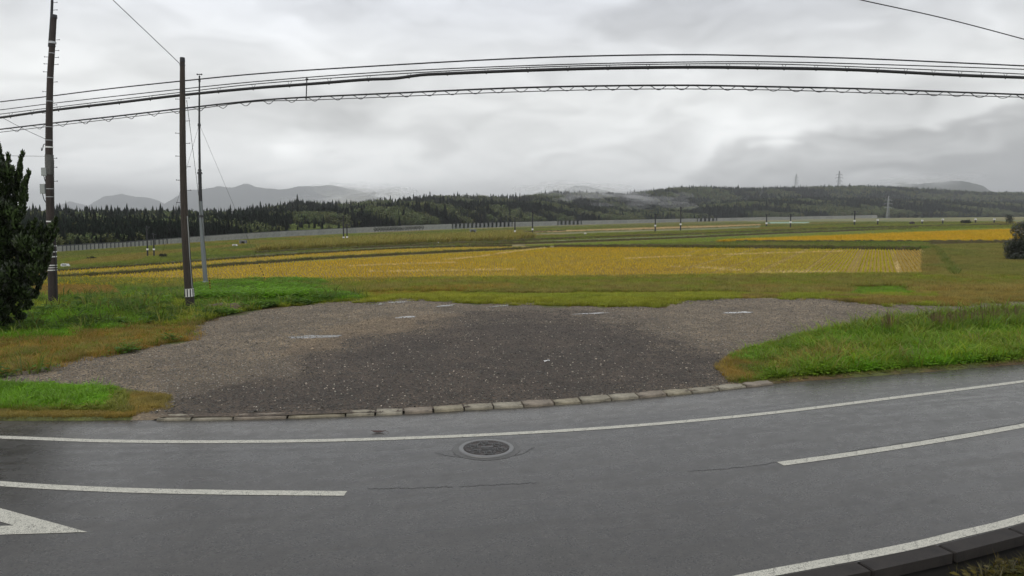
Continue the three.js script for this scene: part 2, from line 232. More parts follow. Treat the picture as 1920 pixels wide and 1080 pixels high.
// kerb stones between road and lot
{
  const stoneMats = [[0.42, 0.40, 0.33], [0.46, 0.44, 0.37], [0.37, 0.33, 0.28], [0.43, 0.40, 0.31]].map((c) => M(c, 0.85, { map: concTex, bumpMap: grainBump, bumpScale: 0.006 }));
  const kerb = new THREE.Group(); kerb.name = 'kerb'; scene.add(kerb); struct(kerb, 'row of broken concrete kerb stones between road and gravel', 'kerb');
  const joints = [292, 358, 436, 538, 648, 703, 757, 813, 871, 926, 982, 1040, 1090, 1147, 1198, 1250, 1298, 1349, 1400, 1452], ky = polyline(KERB), r = rng(5);
  for (let i = 0; i + 1 < joints.length; i++) {
    const a = flat(joints[i], ky(joints[i])), b = flat(joints[i + 1], ky(joints[i + 1])), L = a.distanceTo(b), w = 0.2 + 0.05 * r(), h = (i < 4 ? 0.045 : 0.055) + 0.02 * (r() - 0.5), gap = 0.03 + 0.03 * r();
    const s = new THREE.Shape(); s.moveTo(0, 0); s.lineTo(0.004, h * 0.6); s.lineTo(0.02, h * 0.8); s.lineTo(w * 0.9, h * 1.15); s.lineTo(w, h * 1.05); s.lineTo(w, 0); s.closePath();
    let g = new THREE.ExtrudeGeometry(s, { depth: L - gap, steps: 7, bevelEnabled: true, bevelThickness: 0.006, bevelSize: 0.006, bevelSegments: 1 });
    const p = g.attributes.position; for (let k = 0; k < p.count; k++) { const x = p.getX(k), y = p.getY(k), z = p.getZ(k), n = vnoise(z * 9 + i * 7, x * 20), q = vnoise(z * 5 + i * 3, 11); p.setXYZ(k, x + 0.03 * (q - 0.5) + (y > h * 0.5 ? 0.03 * (n - 0.5) : 0), y > 0.02 ? y + 0.014 * (n - 0.5) - (z < 0.1 || z > L - gap - 0.1 ? 0.012 * r() : 0) : y - 0.1, z); }
    g.computeVertexNormals(); g.translate(0, 0, gap / 2);
    const m = mesh('kerb_stone', g, stoneMats[i % 4], kerb), d = b.clone().sub(a); m.position.set(a.x, 0, a.z); m.rotation.y = Math.atan2(d.x, d.z); m.rotation.z = 0.03 * (r() - 0.5); m.rotation.x = 0.012 * (r() - 0.5);
  }
  // near gutter edge
  const gutter = new THREE.Group(); gutter.name = 'gutter_edge'; scene.add(gutter); struct(gutter, 'dark concrete gutter edge along the near side of the road', 'gutter edge');
  const gm = M([0.034, 0.028, 0.025], 0.8, { map: concTex, bumpMap: grainBump, bumpScale: 0.008 }), curve = offset(nearW, 0.1 + 0.11), s0 = nearW.findIndex((p) => p.x > 1.5), j0 = flat(1893, 991);
  let acc = -0.1, last = null; const cuts = [];
  for (let i = s0; i < curve.length; i++) { const p = curve[i]; if (!last || p.distanceTo(last) > 1.2) { cuts.push(p); last = p; } }
  let best = 0; cuts.forEach((p, i) => { if (Math.abs(p.x - j0.x) < Math.abs(cuts[best].x - j0.x)) best = i; }); const sh = j0.x - cuts[best].x;
  cuts.forEach((p, i) => { if (i + 1 >= cuts.length) return; const q = cuts[i + 1], d = q.clone().sub(p), L = d.length(), m = mesh('gutter_stone', box(0.21, 0.12, L - 0.03, 0, -0.06 + 0.012, L / 2, 0.014), gm, gutter); m.position.copy(p).addScaledVector(d.clone().normalize(), sh); m.rotation.y = Math.atan2(d.x, d.z); });
  // far bank of the ditch
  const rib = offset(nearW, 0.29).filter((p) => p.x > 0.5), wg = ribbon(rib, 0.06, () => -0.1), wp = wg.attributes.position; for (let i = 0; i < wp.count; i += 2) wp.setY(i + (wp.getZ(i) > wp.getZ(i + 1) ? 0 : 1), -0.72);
  struct(mesh('ditch_shade_wall', wg, M([0.012, 0.011, 0.009], 0.95, { side: THREE.DoubleSide })), 'ditch wall under the gutter edge, its deep shade painted in as near-black colour', 'ditch');  // near-black colour stands in for the shade inside the narrow ditch
  const bank = ribbon(offset(nearW, 2.05).filter((p) => p.x > 0.5), 3.0, () => -0.16); struct(mesh('ditch_bank', bank, M([0.03, 0.024, 0.014], 0.95)), 'weedy earth bank of the ditch in the near corner', 'bank');
}

// ------------------------------------------------------------------ plants: tufts, leaves, trees (shared shapes)
function bladeGeo(seed, n, h, spread, w, bend, tip = 0.15) {         // a tuft of n bent blades, root at the origin
  const r = rng(seed), pos = [], nor = [], col = [], idx = [];
  for (let i = 0; i < n; i++) {
    const a = r() * 6.283, q = Math.sqrt(r()) * spread, hx = Math.cos(a) * q, hz = Math.sin(a) * q, la = a + (r() - 0.5) * 1.6, H = h * (0.55 + 0.6 * r()), b = bend * (0.4 + r()) * H, ww = w * (0.7 + 0.6 * r()), px = -Math.sin(la + 1.57 * (r() - 0.5)) * ww, pz = Math.cos(la + 1.57 * (r() - 0.5)) * ww, dx = Math.cos(la), dz = Math.sin(la), o = pos.length / 3;
    pos.push(hx - px / 2, 0, hz - pz / 2, hx + px / 2, 0, hz + pz / 2, hx + dx * b * 0.3 - px * 0.42, H * 0.55, hz + dz * b * 0.3 - pz * 0.42, hx + dx * b * 0.3 + px * 0.42, H * 0.55, hz + dz * b * 0.3 + pz * 0.42, hx + dx * b, H * (1 - 0.25 * bend), hz + dz * b);
    const k = 0.8 + 0.4 * r(); for (let j = 0; j < 5; j++) { const t = j > 3 ? 1 + tip : 1; nor.push(dx * 0.4, 0.9, dz * 0.4); col.push(k * t, k * t, k); }
    idx.push(o, o + 1, o + 2, o + 1, o + 3, o + 2, o + 2, o + 3, o + 4);
  }
  return bg(pos, nor, col, idx);
}
function bg(pos, nor, col, idx) { const g = new THREE.BufferGeometry(); g.setAttribute('position', new THREE.Float32BufferAttribute(pos, 3)); g.setAttribute('normal', new THREE.Float32BufferAttribute(nor, 3)); if (col) g.setAttribute('color', new THREE.Float32BufferAttribute(col, 3)); g.setIndex(idx); return g; }
function weedGeo(seed, n, h, spread, leaf) {                         // broad-leaved weed: small leaves up short stems
  const r = rng(seed), pos = [], nor = [], col = [], idx = [];
  for (let i = 0; i < n; i++) {
    const a = r() * 6.283, q = Math.sqrt(r()) * spread, y = h * (0.25 + 0.75 * r()) * (1 - 0.4 * q / spread), x = Math.cos(a) * q, z = Math.sin(a) * q, la = r() * 6.283, L = leaf * (0.6 + 0.8 * r()), W = L * 0.38, dx = Math.cos(la), dz = Math.sin(la), up = 0.5 * (r() - 0.25), k = 0.75 + 0.5 * r(), o = pos.length / 3;
    pos.push(x, y, z, x + dx * L * 0.5 - dz * W, y + L * up * 0.6, z + dz * L * 0.5 + dx * W, x + dx * L * 0.5 + dz * W, y + L * up * 0.6, z + dz * L * 0.5 - dx * W, x + dx * L, y + L * (up - 0.15), z + dz * L);
    for (let j = 0; j < 4; j++) { nor.push(dx * 0.3, 0.95, dz * 0.3); col.push(k, k, k); } idx.push(o, o + 1, o + 2, o + 1, o + 3, o + 2);
  }
  return bg(pos, nor, col, idx);
}
function coniferGeo(seed, layers, rad) {                             // ragged tiers of drooping boughs, height 1
  const r = rng(seed), pos = [], nor = [], col = [], idx = [];
  const tri = (a, b, c, n, k) => { const o = pos.length / 3; pos.push(...a, ...b, ...c); for (let i = 0; i < 3; i++) { nor.push(...n); col.push(k, k, k); } idx.push(o, o + 1, o + 2); };
  for (let l = 0; l < layers; l++) { const t = l / layers, y = 0.16 + 0.78 * t, R = rad * (1 - t) ** 0.8 * (0.85 + 0.3 * r()) + 0.015, m = 9 - Math.floor(t * 4), ph = r() * 6;
    for (let i = 0; i < m; i++) { const a = ph + (i + 0.5 * r()) / m * 6.283, w = 3.1 / m, Q = R * (0.6 + 0.6 * r()), d = 0.06 + 0.05 * r(), k = 0.75 + 0.5 * r(); const n = [Math.cos(a) * 0.75, 0.65, Math.sin(a) * 0.75];
      tri([0, y + 0.14, 0], [Math.cos(a - w) * Q * 0.75, y - d * 0.3, Math.sin(a - w) * Q * 0.75], [Math.cos(a) * Q, y - d, Math.sin(a) * Q], n, k); tri([0, y + 0.14, 0], [Math.cos(a) * Q, y - d, Math.sin(a) * Q], [Math.cos(a + w) * Q * 0.75, y - d * 0.3, Math.sin(a + w) * Q * 0.75], n, k * 0.92); } }
  tri([0, 1, 0], [0.018, 0.86, 0], [-0.012, 0.86, 0.014], [0, 0.5, 0.8], 1); tri([0, 1, 0], [-0.012, 0.86, 0.014], [-0.01, 0.86, -0.014], [0, 0.5, -0.8], 1);
  for (let i = 0; i < 4; i++) { const a = i * 1.571, b = a + 1.571; tri([Math.cos(a) * 0.02, 0, Math.sin(a) * 0.02], [Math.cos(b) * 0.02, 0, Math.sin(b) * 0.02], [0, 0.5, 0], [Math.cos(a), 0.1, Math.sin(a)], 0.6); }
  return bg(pos, nor, col, idx);
}
function leafCloud(seed, blobs, n, leaf, stretch = 1, lift = 0.3) {  // leaf-sized faces filling a set of ellipsoids [x, y, z, rx, ry, rz]
  const r = rng(seed), pos = [], nor = [], col = [], idx = [], vol = blobs.map((b) => Math.pow(b[3] * b[4] * b[5], 0.67)), sum = vol.reduce((a, b) => a + b, 0);
  blobs.forEach((b, bi) => { const m = Math.max(6, Math.round(n * vol[bi] / sum)), tone = 0.85 + 0.3 * r();
    for (let i = 0; i < m; i++) {
      const u = 2 * r() - 1, a = r() * 6.283, s = Math.sqrt(1 - u * u), q = Math.pow(r(), 0.28) * (0.9 + 0.2 * r()), d = [s * Math.cos(a), u, s * Math.sin(a)], p = [b[0] + d[0] * b[3] * q, b[1] + d[1] * b[4] * q, b[2] + d[2] * b[5] * q];
      const dir = V3(d[0] + (r() - 0.5) * 0.9, d[1] * 0.5 + lift * 2 + (r() - 0.5) * 0.8, d[2] + (r() - 0.5) * 0.9).normalize(), side = V3(r() - 0.5, r() - 0.5, r() - 0.5).cross(dir).normalize(), L = leaf * (0.6 + 0.8 * r()) * stretch, w = leaf * 0.3 * (0.7 + 0.6 * r()), k = tone * (0.7 + 0.6 * r()), o = pos.length / 3;
      pos.push(p[0], p[1], p[2], p[0] + dir.x * L * 0.45 + side.x * w, p[1] + dir.y * L * 0.45 + side.y * w, p[2] + dir.z * L * 0.45 + side.z * w, p[0] + dir.x * L * 0.45 - side.x * w, p[1] + dir.y * L * 0.45 - side.y * w, p[2] + dir.z * L * 0.45 - side.z * w, p[0] + dir.x * L, p[1] + dir.y * L, p[2] + dir.z * L);
      for (let j = 0; j < 4; j++) { nor.push(d[0], d[1] + 0.3, d[2]); col.push(k, k, k * 0.95); } idx.push(o, o + 1, o + 2, o + 1, o + 3, o + 2);
    } });
  return bg(pos, nor, col, idx);
}
function instanced(name, geo, mat, list, parent) {                   // list of [x, y, z, scale, turn, tilt, r, g, b, height factor]
  const m = new THREE.InstancedMesh(geo, mat, list.length), o = new THREE.Object3D(), c = new THREE.Color();
  list.forEach((l, i) => { o.position.set(l[0], l[1], l[2]); o.rotation.set(l[5] * Math.cos(l[4] * 3), l[4], l[5] * Math.sin(l[4] * 3)); o.scale.set(l[3], l[3] * (l[9] ?? 1), l[3]); o.updateMatrix(); m.setMatrixAt(i, o.matrix); m.setColorAt(i, c.setRGB(l[6], l[7], l[8])); });
  m.name = name; m.castShadow = m.receiveShadow = true; parent.add(m); return m;
}
function mass(name, label, category, sets) {                          // uncountable growth: one object
  const g = new THREE.Group(); g.name = numbered(name); scene.add(g); tag(g, label, category, null, 'stuff');
  for (const [part, geo, mat, list] of sets) if (list.length) { const m = instanced(part, geo, mat, list, g); m.userData.kind = 'stuff'; }
  return g;
}
const plantMat = leafMat({ vertexColors: true, roughness: 1, specularIntensity: 0.1, transmission: 0.45, thickness: 0 });
const needleMat = leafMat({ vertexColors: true, roughness: 1, specularIntensity: 0.1, transmission: 0.4, thickness: 0 });

// ------------------------------------------------------------------ the plain: paddies, bunds, tracks
const fieldTex = tex(512, 512, (x, y) => { const n = fbm(x / 32, y / 32, 5, 16, 16), g = hash2(x, y), s = fbm(x / 4, y / 64, 3, 128, 8); const v = 190 + 90 * (n - 0.5) + 60 * (g - 0.5) + 50 * (s - 0.5); return [v, v * (0.97 + 0.08 * (n - 0.5)), v * 0.9]; });
fieldTex.repeat.set(1 / 9, 1 / 9);
const fieldMat = (c) => M(c, 0.95, { map: fieldTex });
const paddy = (name, poly, lift, c, label) => struct(mesh(name, sheet(poly, lift), fieldMat(c)), label, 'field');
const F1 = [[60, 537], [60, 525], [105, 523], [240, 515], [480, 497], [640, 487], [800, 478], [960, 470], [1040, 464.5], [1240, 465], [1440, 467], [1600, 468.5], [1728, 470.5], [1731, 490], [1734, 516], [1440, 520], [960, 528], [700, 532], [380, 535]];
const F2 = [[60, 523], [60, 513], [105, 510], [240, 501.5], [480, 484], [640, 473.5], [720, 469], [860, 464.5], [1000, 463.2], [960, 467], [800, 473.5], [640, 482.5], [480, 493.5], [240, 512.5], [105, 520.5]];
const F3 = [[1340, 453.5], [1440, 449.5], [1560, 444.5], [1700, 438.5], [1890, 432], [2010, 429], [2010, 454], [1892, 455.5], [1700, 456], [1560, 455.3], [1440, 454.5]];
const G1 = [[980, 460], [1100, 455.5], [1240, 450], [1440, 440.5], [1600, 434], [1760, 428], [1890, 424.5], [2000, 422], [2010, 428.5], [1890, 431.5], [1700, 438], [1440, 449], [1300, 455], [1200, 459], [1000, 461.5]];
const G2 = [[900, 458.5], [1040, 451], [1240, 444], [1440, 436], [1600, 430], [1720, 425.5], [1722, 427.2], [1600, 432], [1440, 438.4], [1240, 447.8], [1040, 455], [920, 460]];
const G3 = [[480, 478], [640, 468], [760, 461.5], [900, 459.5], [880, 462.5], [720, 468], [640, 472.5], [480, 482.5], [240, 500], [105, 508.5], [105, 505], [240, 497]];
const PALE = [[900, 438.2], [1040, 434], [1200, 428.6], [1340, 424.5], [1425, 421.4], [1426, 423.2], [1340, 426.8], [1200, 431], [1040, 436], [900, 439.6]];
paddy('rice_field', F1, 0.05, [0.46, 0.32, 0.02], 'large harvested paddy of golden stubble in rows, behind the gravel lot');
paddy('rice_field', F2, 0.05, [0.54, 0.39, 0.04], 'narrow golden paddy strip between two dark bunds, left of the big stubble field');
paddy('rice_field', F3, 0.08, [0.46, 0.28, 0.02], 'bright orange-gold paddy on the right, beyond the brown bund');
paddy('grass_field', G1, 0.08, [0.2, 0.25, 0.035], 'long green field just behind the orange-gold paddy');
paddy('grass_field', G2, 0.09, [0.26, 0.31, 0.10], 'thin pale green strip between two dark field lines');
paddy('farm_track', G3, 0.06, [0.17, 0.18, 0.08], 'grey green grassy track along the far side of the narrow paddy');
paddy('straw_field', PALE, 0.14, [0.52, 0.40, 0.22], 'pale straw strip far off in front of the railway wall');
paddy('grass_field', [[1700, 418.8], [1800, 417.2], [1920, 416.5], [2010, 416], [2010, 420], [1840, 421], [1700, 422.5]], 0.16, [0.16, 0.17, 0.04], 'far green field below the hill on the right edge');
paddy('straw_field', [[1440, 421.3], [1552, 418.3], [1552, 419.4], [1440, 422.6]], 0.16, [0.5, 0.38, 0.2], 'short pale strip beside the green greenhouse');
function ridge(pts, w, h, name, c, label) {
  const l = smooth(pts.map((p) => ground(...p)), 160), pos = [], idx = [], n = 5;
  l.forEach((p, i) => { const a = l[Math.max(0, i - 1)], b = l[Math.min(l.length - 1, i + 1)], t = V3(b.x - a.x, 0, b.z - a.z).normalize(); for (let k = 0; k < n; k++) { const q = (k / (n - 1) - 0.5) * w, y = [(-0.1), 0.75, 1, 0.8, -0.1][k] * h * (0.75 + 0.5 * vnoise(i * 0.8 + k * 3, pts.length)); pos.push(p.x - t.z * q, T(p.x, p.z) + y, p.z + t.x * q); if (i && k) { const o = (i - 1) * n + k - 1; idx.push(o, o + n, o + 1, o + 1, o + n, o + n + 1); } } });
  const g = new THREE.BufferGeometry(); g.setAttribute('position', new THREE.Float32BufferAttribute(pos, 3)); g.setIndex(idx); g.computeVertexNormals();
  struct(mesh(name, g, M(c, 0.95, { side: THREE.DoubleSide })), label, 'bund'); return l;
}
const BUNDS = [
  [[[20, 527], [105, 521.8], [240, 513.7], [480, 495.2], [640, 484.5], [800, 475.8], [960, 468.3], [1030, 464.5]], 0.7, 0.42, 'dark earth bund between the narrow strip and the big stubble field'],
  [[[20, 515], [105, 509.8], [240, 501], [480, 483.3], [640, 473], [720, 468.6], [860, 463.5], [960, 462.2]], 0.7, 0.35, 'dark bund along the far edge of the narrow golden strip'],
  [[[1040, 463.6], [1240, 464.2], [1440, 465.8], [1600, 467.3], [1725, 469.5]], 0.9, 0.6, 'dark bund along the far edge of the big stubble field'],
  [[[880, 461], [1040, 455.8], [1240, 448.8], [1440, 439.4], [1600, 433], [1722, 428]], 0.9, 0.55, 'thin dark bund between the two green fields'],
  [[[700, 461.5], [900, 456.6], [1040, 449.8], [1240, 442.6], [1440, 434.6], [1600, 428.6], [1760, 424.5], [1900, 422]], 1.0, 0.7, 'dark bund along the far side of the pale green strip'],
  [[[1380, 456.5], [1560, 457.2], [1700, 457.6], [1900, 457]], 1.2, 0.7, 'brown bund along the near edge of the orange-gold paddy'],
  [[[480, 475.5], [640, 467.3], [800, 460.6], [960, 455]], 1.0, 0.5, 'dark strip painted in for the shadow line under the reeds behind the narrow golden strip'],  // low ridge whose dark colour stands in for shade below the reeds
  [[[1746, 462], [1758, 471], [1774, 492], [1794, 518]], 1.1, 0.12, 'dark furrow running through the brownish weed bank at right'],
  [[[690, 446], [800, 443.5], [960, 438], [1060, 434.5]], 1.2, 0.9, 'dark green hedge-like bank below the pillared railway wall'],
];
const bundLines = BUNDS.map(([p, w, h, label]) => ridge(p, w, h, 'bund', [0.07, 0.058, 0.02], label));

// ------------------------------------------------------------------ hills, forest, mountains
const VIA = [[-420, 150], [-200, 154], [60, 166], [110, 175], [240, 203], [330, 234], [480, 305], [640, 407], [800, 531], [960, 680], [1100, 820], [1300, 1000], [1600, 1150], [1900, 1280], [2400, 1400]];
const viaD = polyline(VIA);
const L1 = polyline([[-420, 374], [60, 379], [200, 383], [340, 386], [500, 388], [560, 391], [640, 389], [690, 382], [760, 376], [830, 375], [960, 377], [1020, 374], [1100, 384], [1180, 393], [1280, 389], [1340, 379], [1400, 373], [1500, 369], [1620, 371], [1750, 374], [1920, 379], [2400, 378]]);
const L2 = polyline([[-420, 402], [440, 398], [520, 388], [560, 380], [620, 383], [700, 377], [790, 368], [860, 366], [960, 368], [1000, 365], [1040, 359], [1100, 362], [1170, 363], [1215, 358], [1260, 352], [1320, 350], [1400, 352], [1480, 351], [1600, 348], [1680, 350], [1750, 355], [1840, 360], [1920, 361], [2400, 358]]);
const layer = (ridgePx, Db, Dr, tree) => ({ ridgePx, Db, Dr, y(px, t) { const db = Db(px), dr = Dr(px), D = lerp(db, dr, t), b = at(px, 410, db), yb = T(b.x, b.z), top = at(px, ridgePx(px) + 0.82 * tree * FOCAL / dr, dr).y, k = t <= 1 ? Math.sin(clamp(t, 0, 1) * Math.PI / 2) ** 1.15 : 1 - (t - 1) * 0.9; const q = at(px, 410, D); return V3(q.x, lerp(yb - 0.5, Math.max(top, yb), Math.max(0, k)) + 3 * (fbm(px * 0.02, t * 4, 3) - 0.5) * Math.min(1, t), -D); } });
const hillLayers = [layer(L1, (p) => viaD(p) + 16, (p) => viaD(p) * 1.22 + 50, 14), layer(L2, (p) => (viaD(p) * 1.22 + 50) * 1.06 + 60, (p) => ((viaD(p) * 1.22 + 50) * 1.06 + 60) * 1.18 + 110, 12)];
const hillMat = M([0.022, 0.032, 0.014], 1);
hillLayers.forEach((L, n) => {
  const pos = [], idx = [], NX = 140, NT = 14; for (let i = 0; i <= NX; i++) for (let j = 0; j <= NT; j++) { const p = L.y(-420 + 2820 * i / NX, j / NT * 1.4); pos.push(p.x, p.y, p.z); if (i && j) { const a = (i - 1) * (NT + 1) + j - 1, b = a + NT + 1; idx.push(a, b, a + 1, b, b + 1, a + 1); } }
  const g = new THREE.BufferGeometry(); g.setAttribute('position', new THREE.Float32BufferAttribute(pos, 3)); g.setIndex(idx); g.computeVertexNormals();
  struct(mesh('hill', g, hillMat), n ? 'second line of low hills behind the dark forest' : 'low hills that carry the dark forest beyond the railway wall', 'hill');
});
{
  const cg = [coniferGeo(1, 8, 0.2), coniferGeo(2, 7, 0.17), coniferGeo(3, 9, 0.23)], bgs = [11, 12].map((s) => { const r = rng(s), b = []; for (let i = 0; i < 7; i++) { const a = i * 0.9 + r(), q = 0.2 * r() + 0.06; b.push([Math.cos(a) * q, 0.52 + 0.3 * r(), Math.sin(a) * q, 0.2, 0.16, 0.2]); } b.push([0, 0.45, 0, 0.3, 0.3, 0.3]); return leafCloud(s, b, 170, 0.13, 1, 0.1); });
  hillLayers.forEach((L, n) => {
    const r = rng(100 + n), sets = [[], [], [], [], []], N = n ? 26000 : 38000; let tries = 0, cnt = 0;
    while (cnt < N && tries < 400000) {
      tries++; const px = -330 + 2650 * r(), t = 1.12 * Math.pow(r(), 1.0), w = L.Dr(px) * (L.Dr(px) - L.Db(px)) / (n ? 2300 * 500 : 1800 * 350);
      if (r() > w * 1.15 + (px < 640 ? 0.34 : 0.05)) continue;
      const clearing = !n && t < 0.42 && px > 538 && px < 655 - 60 * t && r() < 0.93; const p = L.y(px, t), patch = fbm(p.x * 0.012 + 3, p.z * 0.02, 3), edge = t < 0.06;
      const broad = clearing || r() < sstep(0.42, 0.6, patch) * (px < 480 ? 0.5 : 0.9) * (t > 0.85 ? 0.3 : 1), near = n ? 0.95 : lerp(0.36, 0.92, sstep(150, 640, -p.z)), h = clearing ? 2.5 + 2 * r() : (broad ? 8 + 5 * r() : (10 + 7 * r() * r() + (r() < 0.06 ? 3 : 0))) * near;
      const v = lerp(1.3, 1, sstep(150, 480, -p.z)) * (0.75 + 0.55 * r()) * (0.8 + 0.5 * fbm(p.x * 0.03, p.z * 0.05 + 60, 3));  // nearer trees get a lighter colour, standing in for haze lift
      const c = clearing ? [0.26, 0.33, 0.10] : broad ? [0.12 + 0.04 * r(), 0.17, 0.065] : [0.098, 0.165, 0.10], k = broad ? 3 + (r() * 2 | 0) : (r() * 3 | 0);
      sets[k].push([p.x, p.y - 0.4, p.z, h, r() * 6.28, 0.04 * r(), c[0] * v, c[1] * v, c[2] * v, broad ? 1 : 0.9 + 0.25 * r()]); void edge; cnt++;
    }
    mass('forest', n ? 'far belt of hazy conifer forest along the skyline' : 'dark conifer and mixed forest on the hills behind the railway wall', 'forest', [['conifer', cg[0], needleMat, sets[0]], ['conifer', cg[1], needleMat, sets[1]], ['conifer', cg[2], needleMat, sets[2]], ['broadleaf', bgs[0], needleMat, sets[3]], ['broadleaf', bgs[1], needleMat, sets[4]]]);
  });
}
function mountain(prof, D, depth, label, x0, x1, c = [0.03, 0.042, 0.034]) {
  const f = polyline(prof), pos = [], idx = [], NX = 120, NT = 14;
  for (let i = 0; i <= NX; i++) for (let j = 0; j <= NT; j++) { const px = lerp(x0, x1, i / NX), t = j / NT * 1.5, d = D + depth * (t - 1), k = t <= 1 ? Math.pow(t, 0.9) : 1 - (t - 1) * 1.2, rg = fbm(px * 0.02, t * 3, 4) - 0.5, top = at(px, f(px) + 9 * (fbm(px * 0.045 + D, 4, 4) - 0.5), D).y, q = at(px, 410, d); pos.push(q.x + rg * 60, lerp(-30, top, Math.max(0, k)) * (1 + 0.16 * rg * (t < 1 ? Math.sin(t * 3.14) : 0)), -d); if (i && j) { const a = (i - 1) * (NT + 1) + j - 1, b = a + NT + 1; idx.push(a, b, a + 1, b, b + 1, a + 1); } }
  const g = new THREE.BufferGeometry(); g.setAttribute('position', new THREE.Float32BufferAttribute(pos, 3)); g.setIndex(idx); g.computeVertexNormals();
  struct(mesh('mountain', g, M(c, 1)), label, 'mountain');
}
mountain([[40, 412], [105, 384], [130, 378], [165, 383], [190, 370], [230, 362], [270, 368], [300, 378], [360, 405]], 12500, 2600, 'pale blue mountain shoulder on the left between the two poles', 20, 380);
mountain([[280, 412], [310, 380], [345, 358], [390, 350], [420, 347], [440, 351], [460, 345], [490, 349], [540, 353], [570, 349], [600, 346], [640, 347], [670, 356], [700, 366], [760, 405]], 11800, 2400, 'long blue mountain with a notched crest right of the thin mast', 270, 780);
mountain([[960, 410], [1000, 372], [1040, 362], [1085, 347], [1110, 350], [1135, 357], [1170, 364], [1200, 358], [1240, 364], [1300, 400]], 13000, 2600, 'faint peak almost lost in cloud above the middle of the forest', 950, 1310);
mountain([[1600, 405], [1650, 356], [1690, 343], [1740, 340], [1790, 338], [1825, 342], [1850, 351], [1872, 361], [1900, 366], [1960, 400]], 5200, 1400, 'rounded hill under low cloud above the forest on the right', 1580, 2000, [0.04, 0.05, 0.036]);

// ------------------------------------------------------------------ banks of mist lying on the hills: heaps of thin, soft puffs
{
  const mist = new THREE.MeshPhysicalMaterial({ color: new THREE.Color().setRGB(0.95, 0.96, 0.97), roughness: 1, transparent: true, opacity: 0.048, depthWrite: false, transmission: 0.5, thickness: 0 }), puff = new THREE.SphereGeometry(1, 18, 12);
  const bank = (label, n, seed, px0, px1, yf, spread, D0, D1, sx, sy) => { const r = rng(seed), l = []; for (let i = 0; i < n; i++) { const px = lerp(px0, px1, (r() + r()) / 2 * 0.5 + r() * 0.5), D = lerp(D0, D1, r()), p = at(px, yf(px) + (r() + r() + r() - 1.5) * spread, D), k = D / FOCAL, s = 0.35 + 1.1 * r() * r(); l.push([p, sx * k * s, sy * k * s * (0.6 + 0.8 * r())]); } const m = new THREE.InstancedMesh(puff, mist, l.length), o = new THREE.Object3D(); l.forEach(([p, a, b], i) => { o.position.copy(p); o.rotation.set(0.2 * (r() - 0.5), r() * 6, 0.25 * (r() - 0.5)); o.scale.set(a, b, a * 0.6); o.updateMatrix(); m.setMatrixAt(i, o.matrix); }); m.name = numbered('mist_cloud'); m.castShadow = false; scene.add(m); tag(m, label, 'mist', null, 'stuff'); };
  bank('pale mist hiding the right flank of the long blue mountain', 40, 1, 560, 800, polyline([[560, 380], [640, 370], [740, 366], [850, 368]]), 14, 3600, 6500, 70, 11);
  bank('thin mist drifting between the forest ridges left of the middle', 40, 3, 500, 800, polyline([[500, 384], [620, 380], [720, 366], [800, 356]]), 10, 1500, 2600, 40, 7);
  bank('wisps of mist in the valley between the ridges right of the middle', 36, 4, 960, 1320, polyline([[950, 366], [1060, 360], [1200, 368], [1330, 366]]), 20, 960, 1260, 46, 6);
  bank('low cloud lying along the ridge under the faint peak', 22, 5, 900, 1240, polyline([[900, 364], [1060, 356], [1180, 360], [1240, 356]]), 13, 2600, 6000, 60, 7);
  bank('grey cloud resting on the top of the rounded hill at right', 44, 6, 1610, 1830, polyline([[1610, 348], [1730, 341], [1830, 336]]), 9, 3700, 5000, 46, 8);
}
// ------------------------------------------------------------------ railway wall
{
  const wall = new THREE.Group(); wall.name = 'railway_wall'; scene.add(wall); tag(wall, 'long grey concrete railway wall with pillars running below the forest', 'wall');
  const Hm = polyline([[60, 1.35], [240, 1.5], [480, 2.5], [640, 3.1], [800, 3.9], [960, 4.6], [1300, 4.6], [1640, 4.8]]);
  const base = (px) => { const D = viaD(px), q = at(px, 410, D); return V3(q.x, T(q.x, q.z), q.z); };
  const wm = [[0.44, 0.47, 0.47], [0.48, 0.51, 0.51], [0.41, 0.44, 0.445]].map((c) => M(c, 0.9, { map: concTex })), pm = M([0.20, 0.21, 0.20], 0.9), cm = M([0.06, 0.065, 0.07], 0.9), r = rng(77), cop = [];
  const open = (px) => (px > 108 && px < 318) ? 1 : (px > 836 && px < 958) ? 2 : (px > 1034 && px < 1086) ? 2 : (px > 1296 && px < 1342) ? 2 : 0;
  for (let px = 66; px < 1640; px += open(px) ? 7.6 : 12) {
    const st = open(px) ? 7.6 : 12, a = base(px), b = base(px + st), d = b.clone().sub(a), L = d.length(), h = Hm(px), turn = Math.atan2(d.x, d.z) - Math.PI / 2, mid = a.clone().lerp(b, 0.5);
    const o = open(px), w = o === 1 ? L * 0.72 : o === 2 ? L * 0.5 : L * 0.985;
    const m = mesh(o === 2 ? 'pillar' : 'wall_panel', box(w, h + 0.6, 0.25), o === 2 ? pm : wm[(r() * 3) | 0], wall); m.position.set(mid.x, mid.y + h / 2 - 0.3, mid.z); m.rotation.y = turn;
    if (o === 1) { const q = mesh('pillar', box(L * 0.22, h * 0.97 + 0.6, 0.3), cm, wall); q.position.set(a.x, a.y + h * 0.485 - 0.3, a.z); q.rotation.y = turn; }
    const g = box(L * 1.01, 0.2, 0.4); g.rotateY(turn); g.translate(mid.x, mid.y + h + 0.1, mid.z); cop.push(g);
  }
  mesh('coping', merge(cop), cm, wall);
}
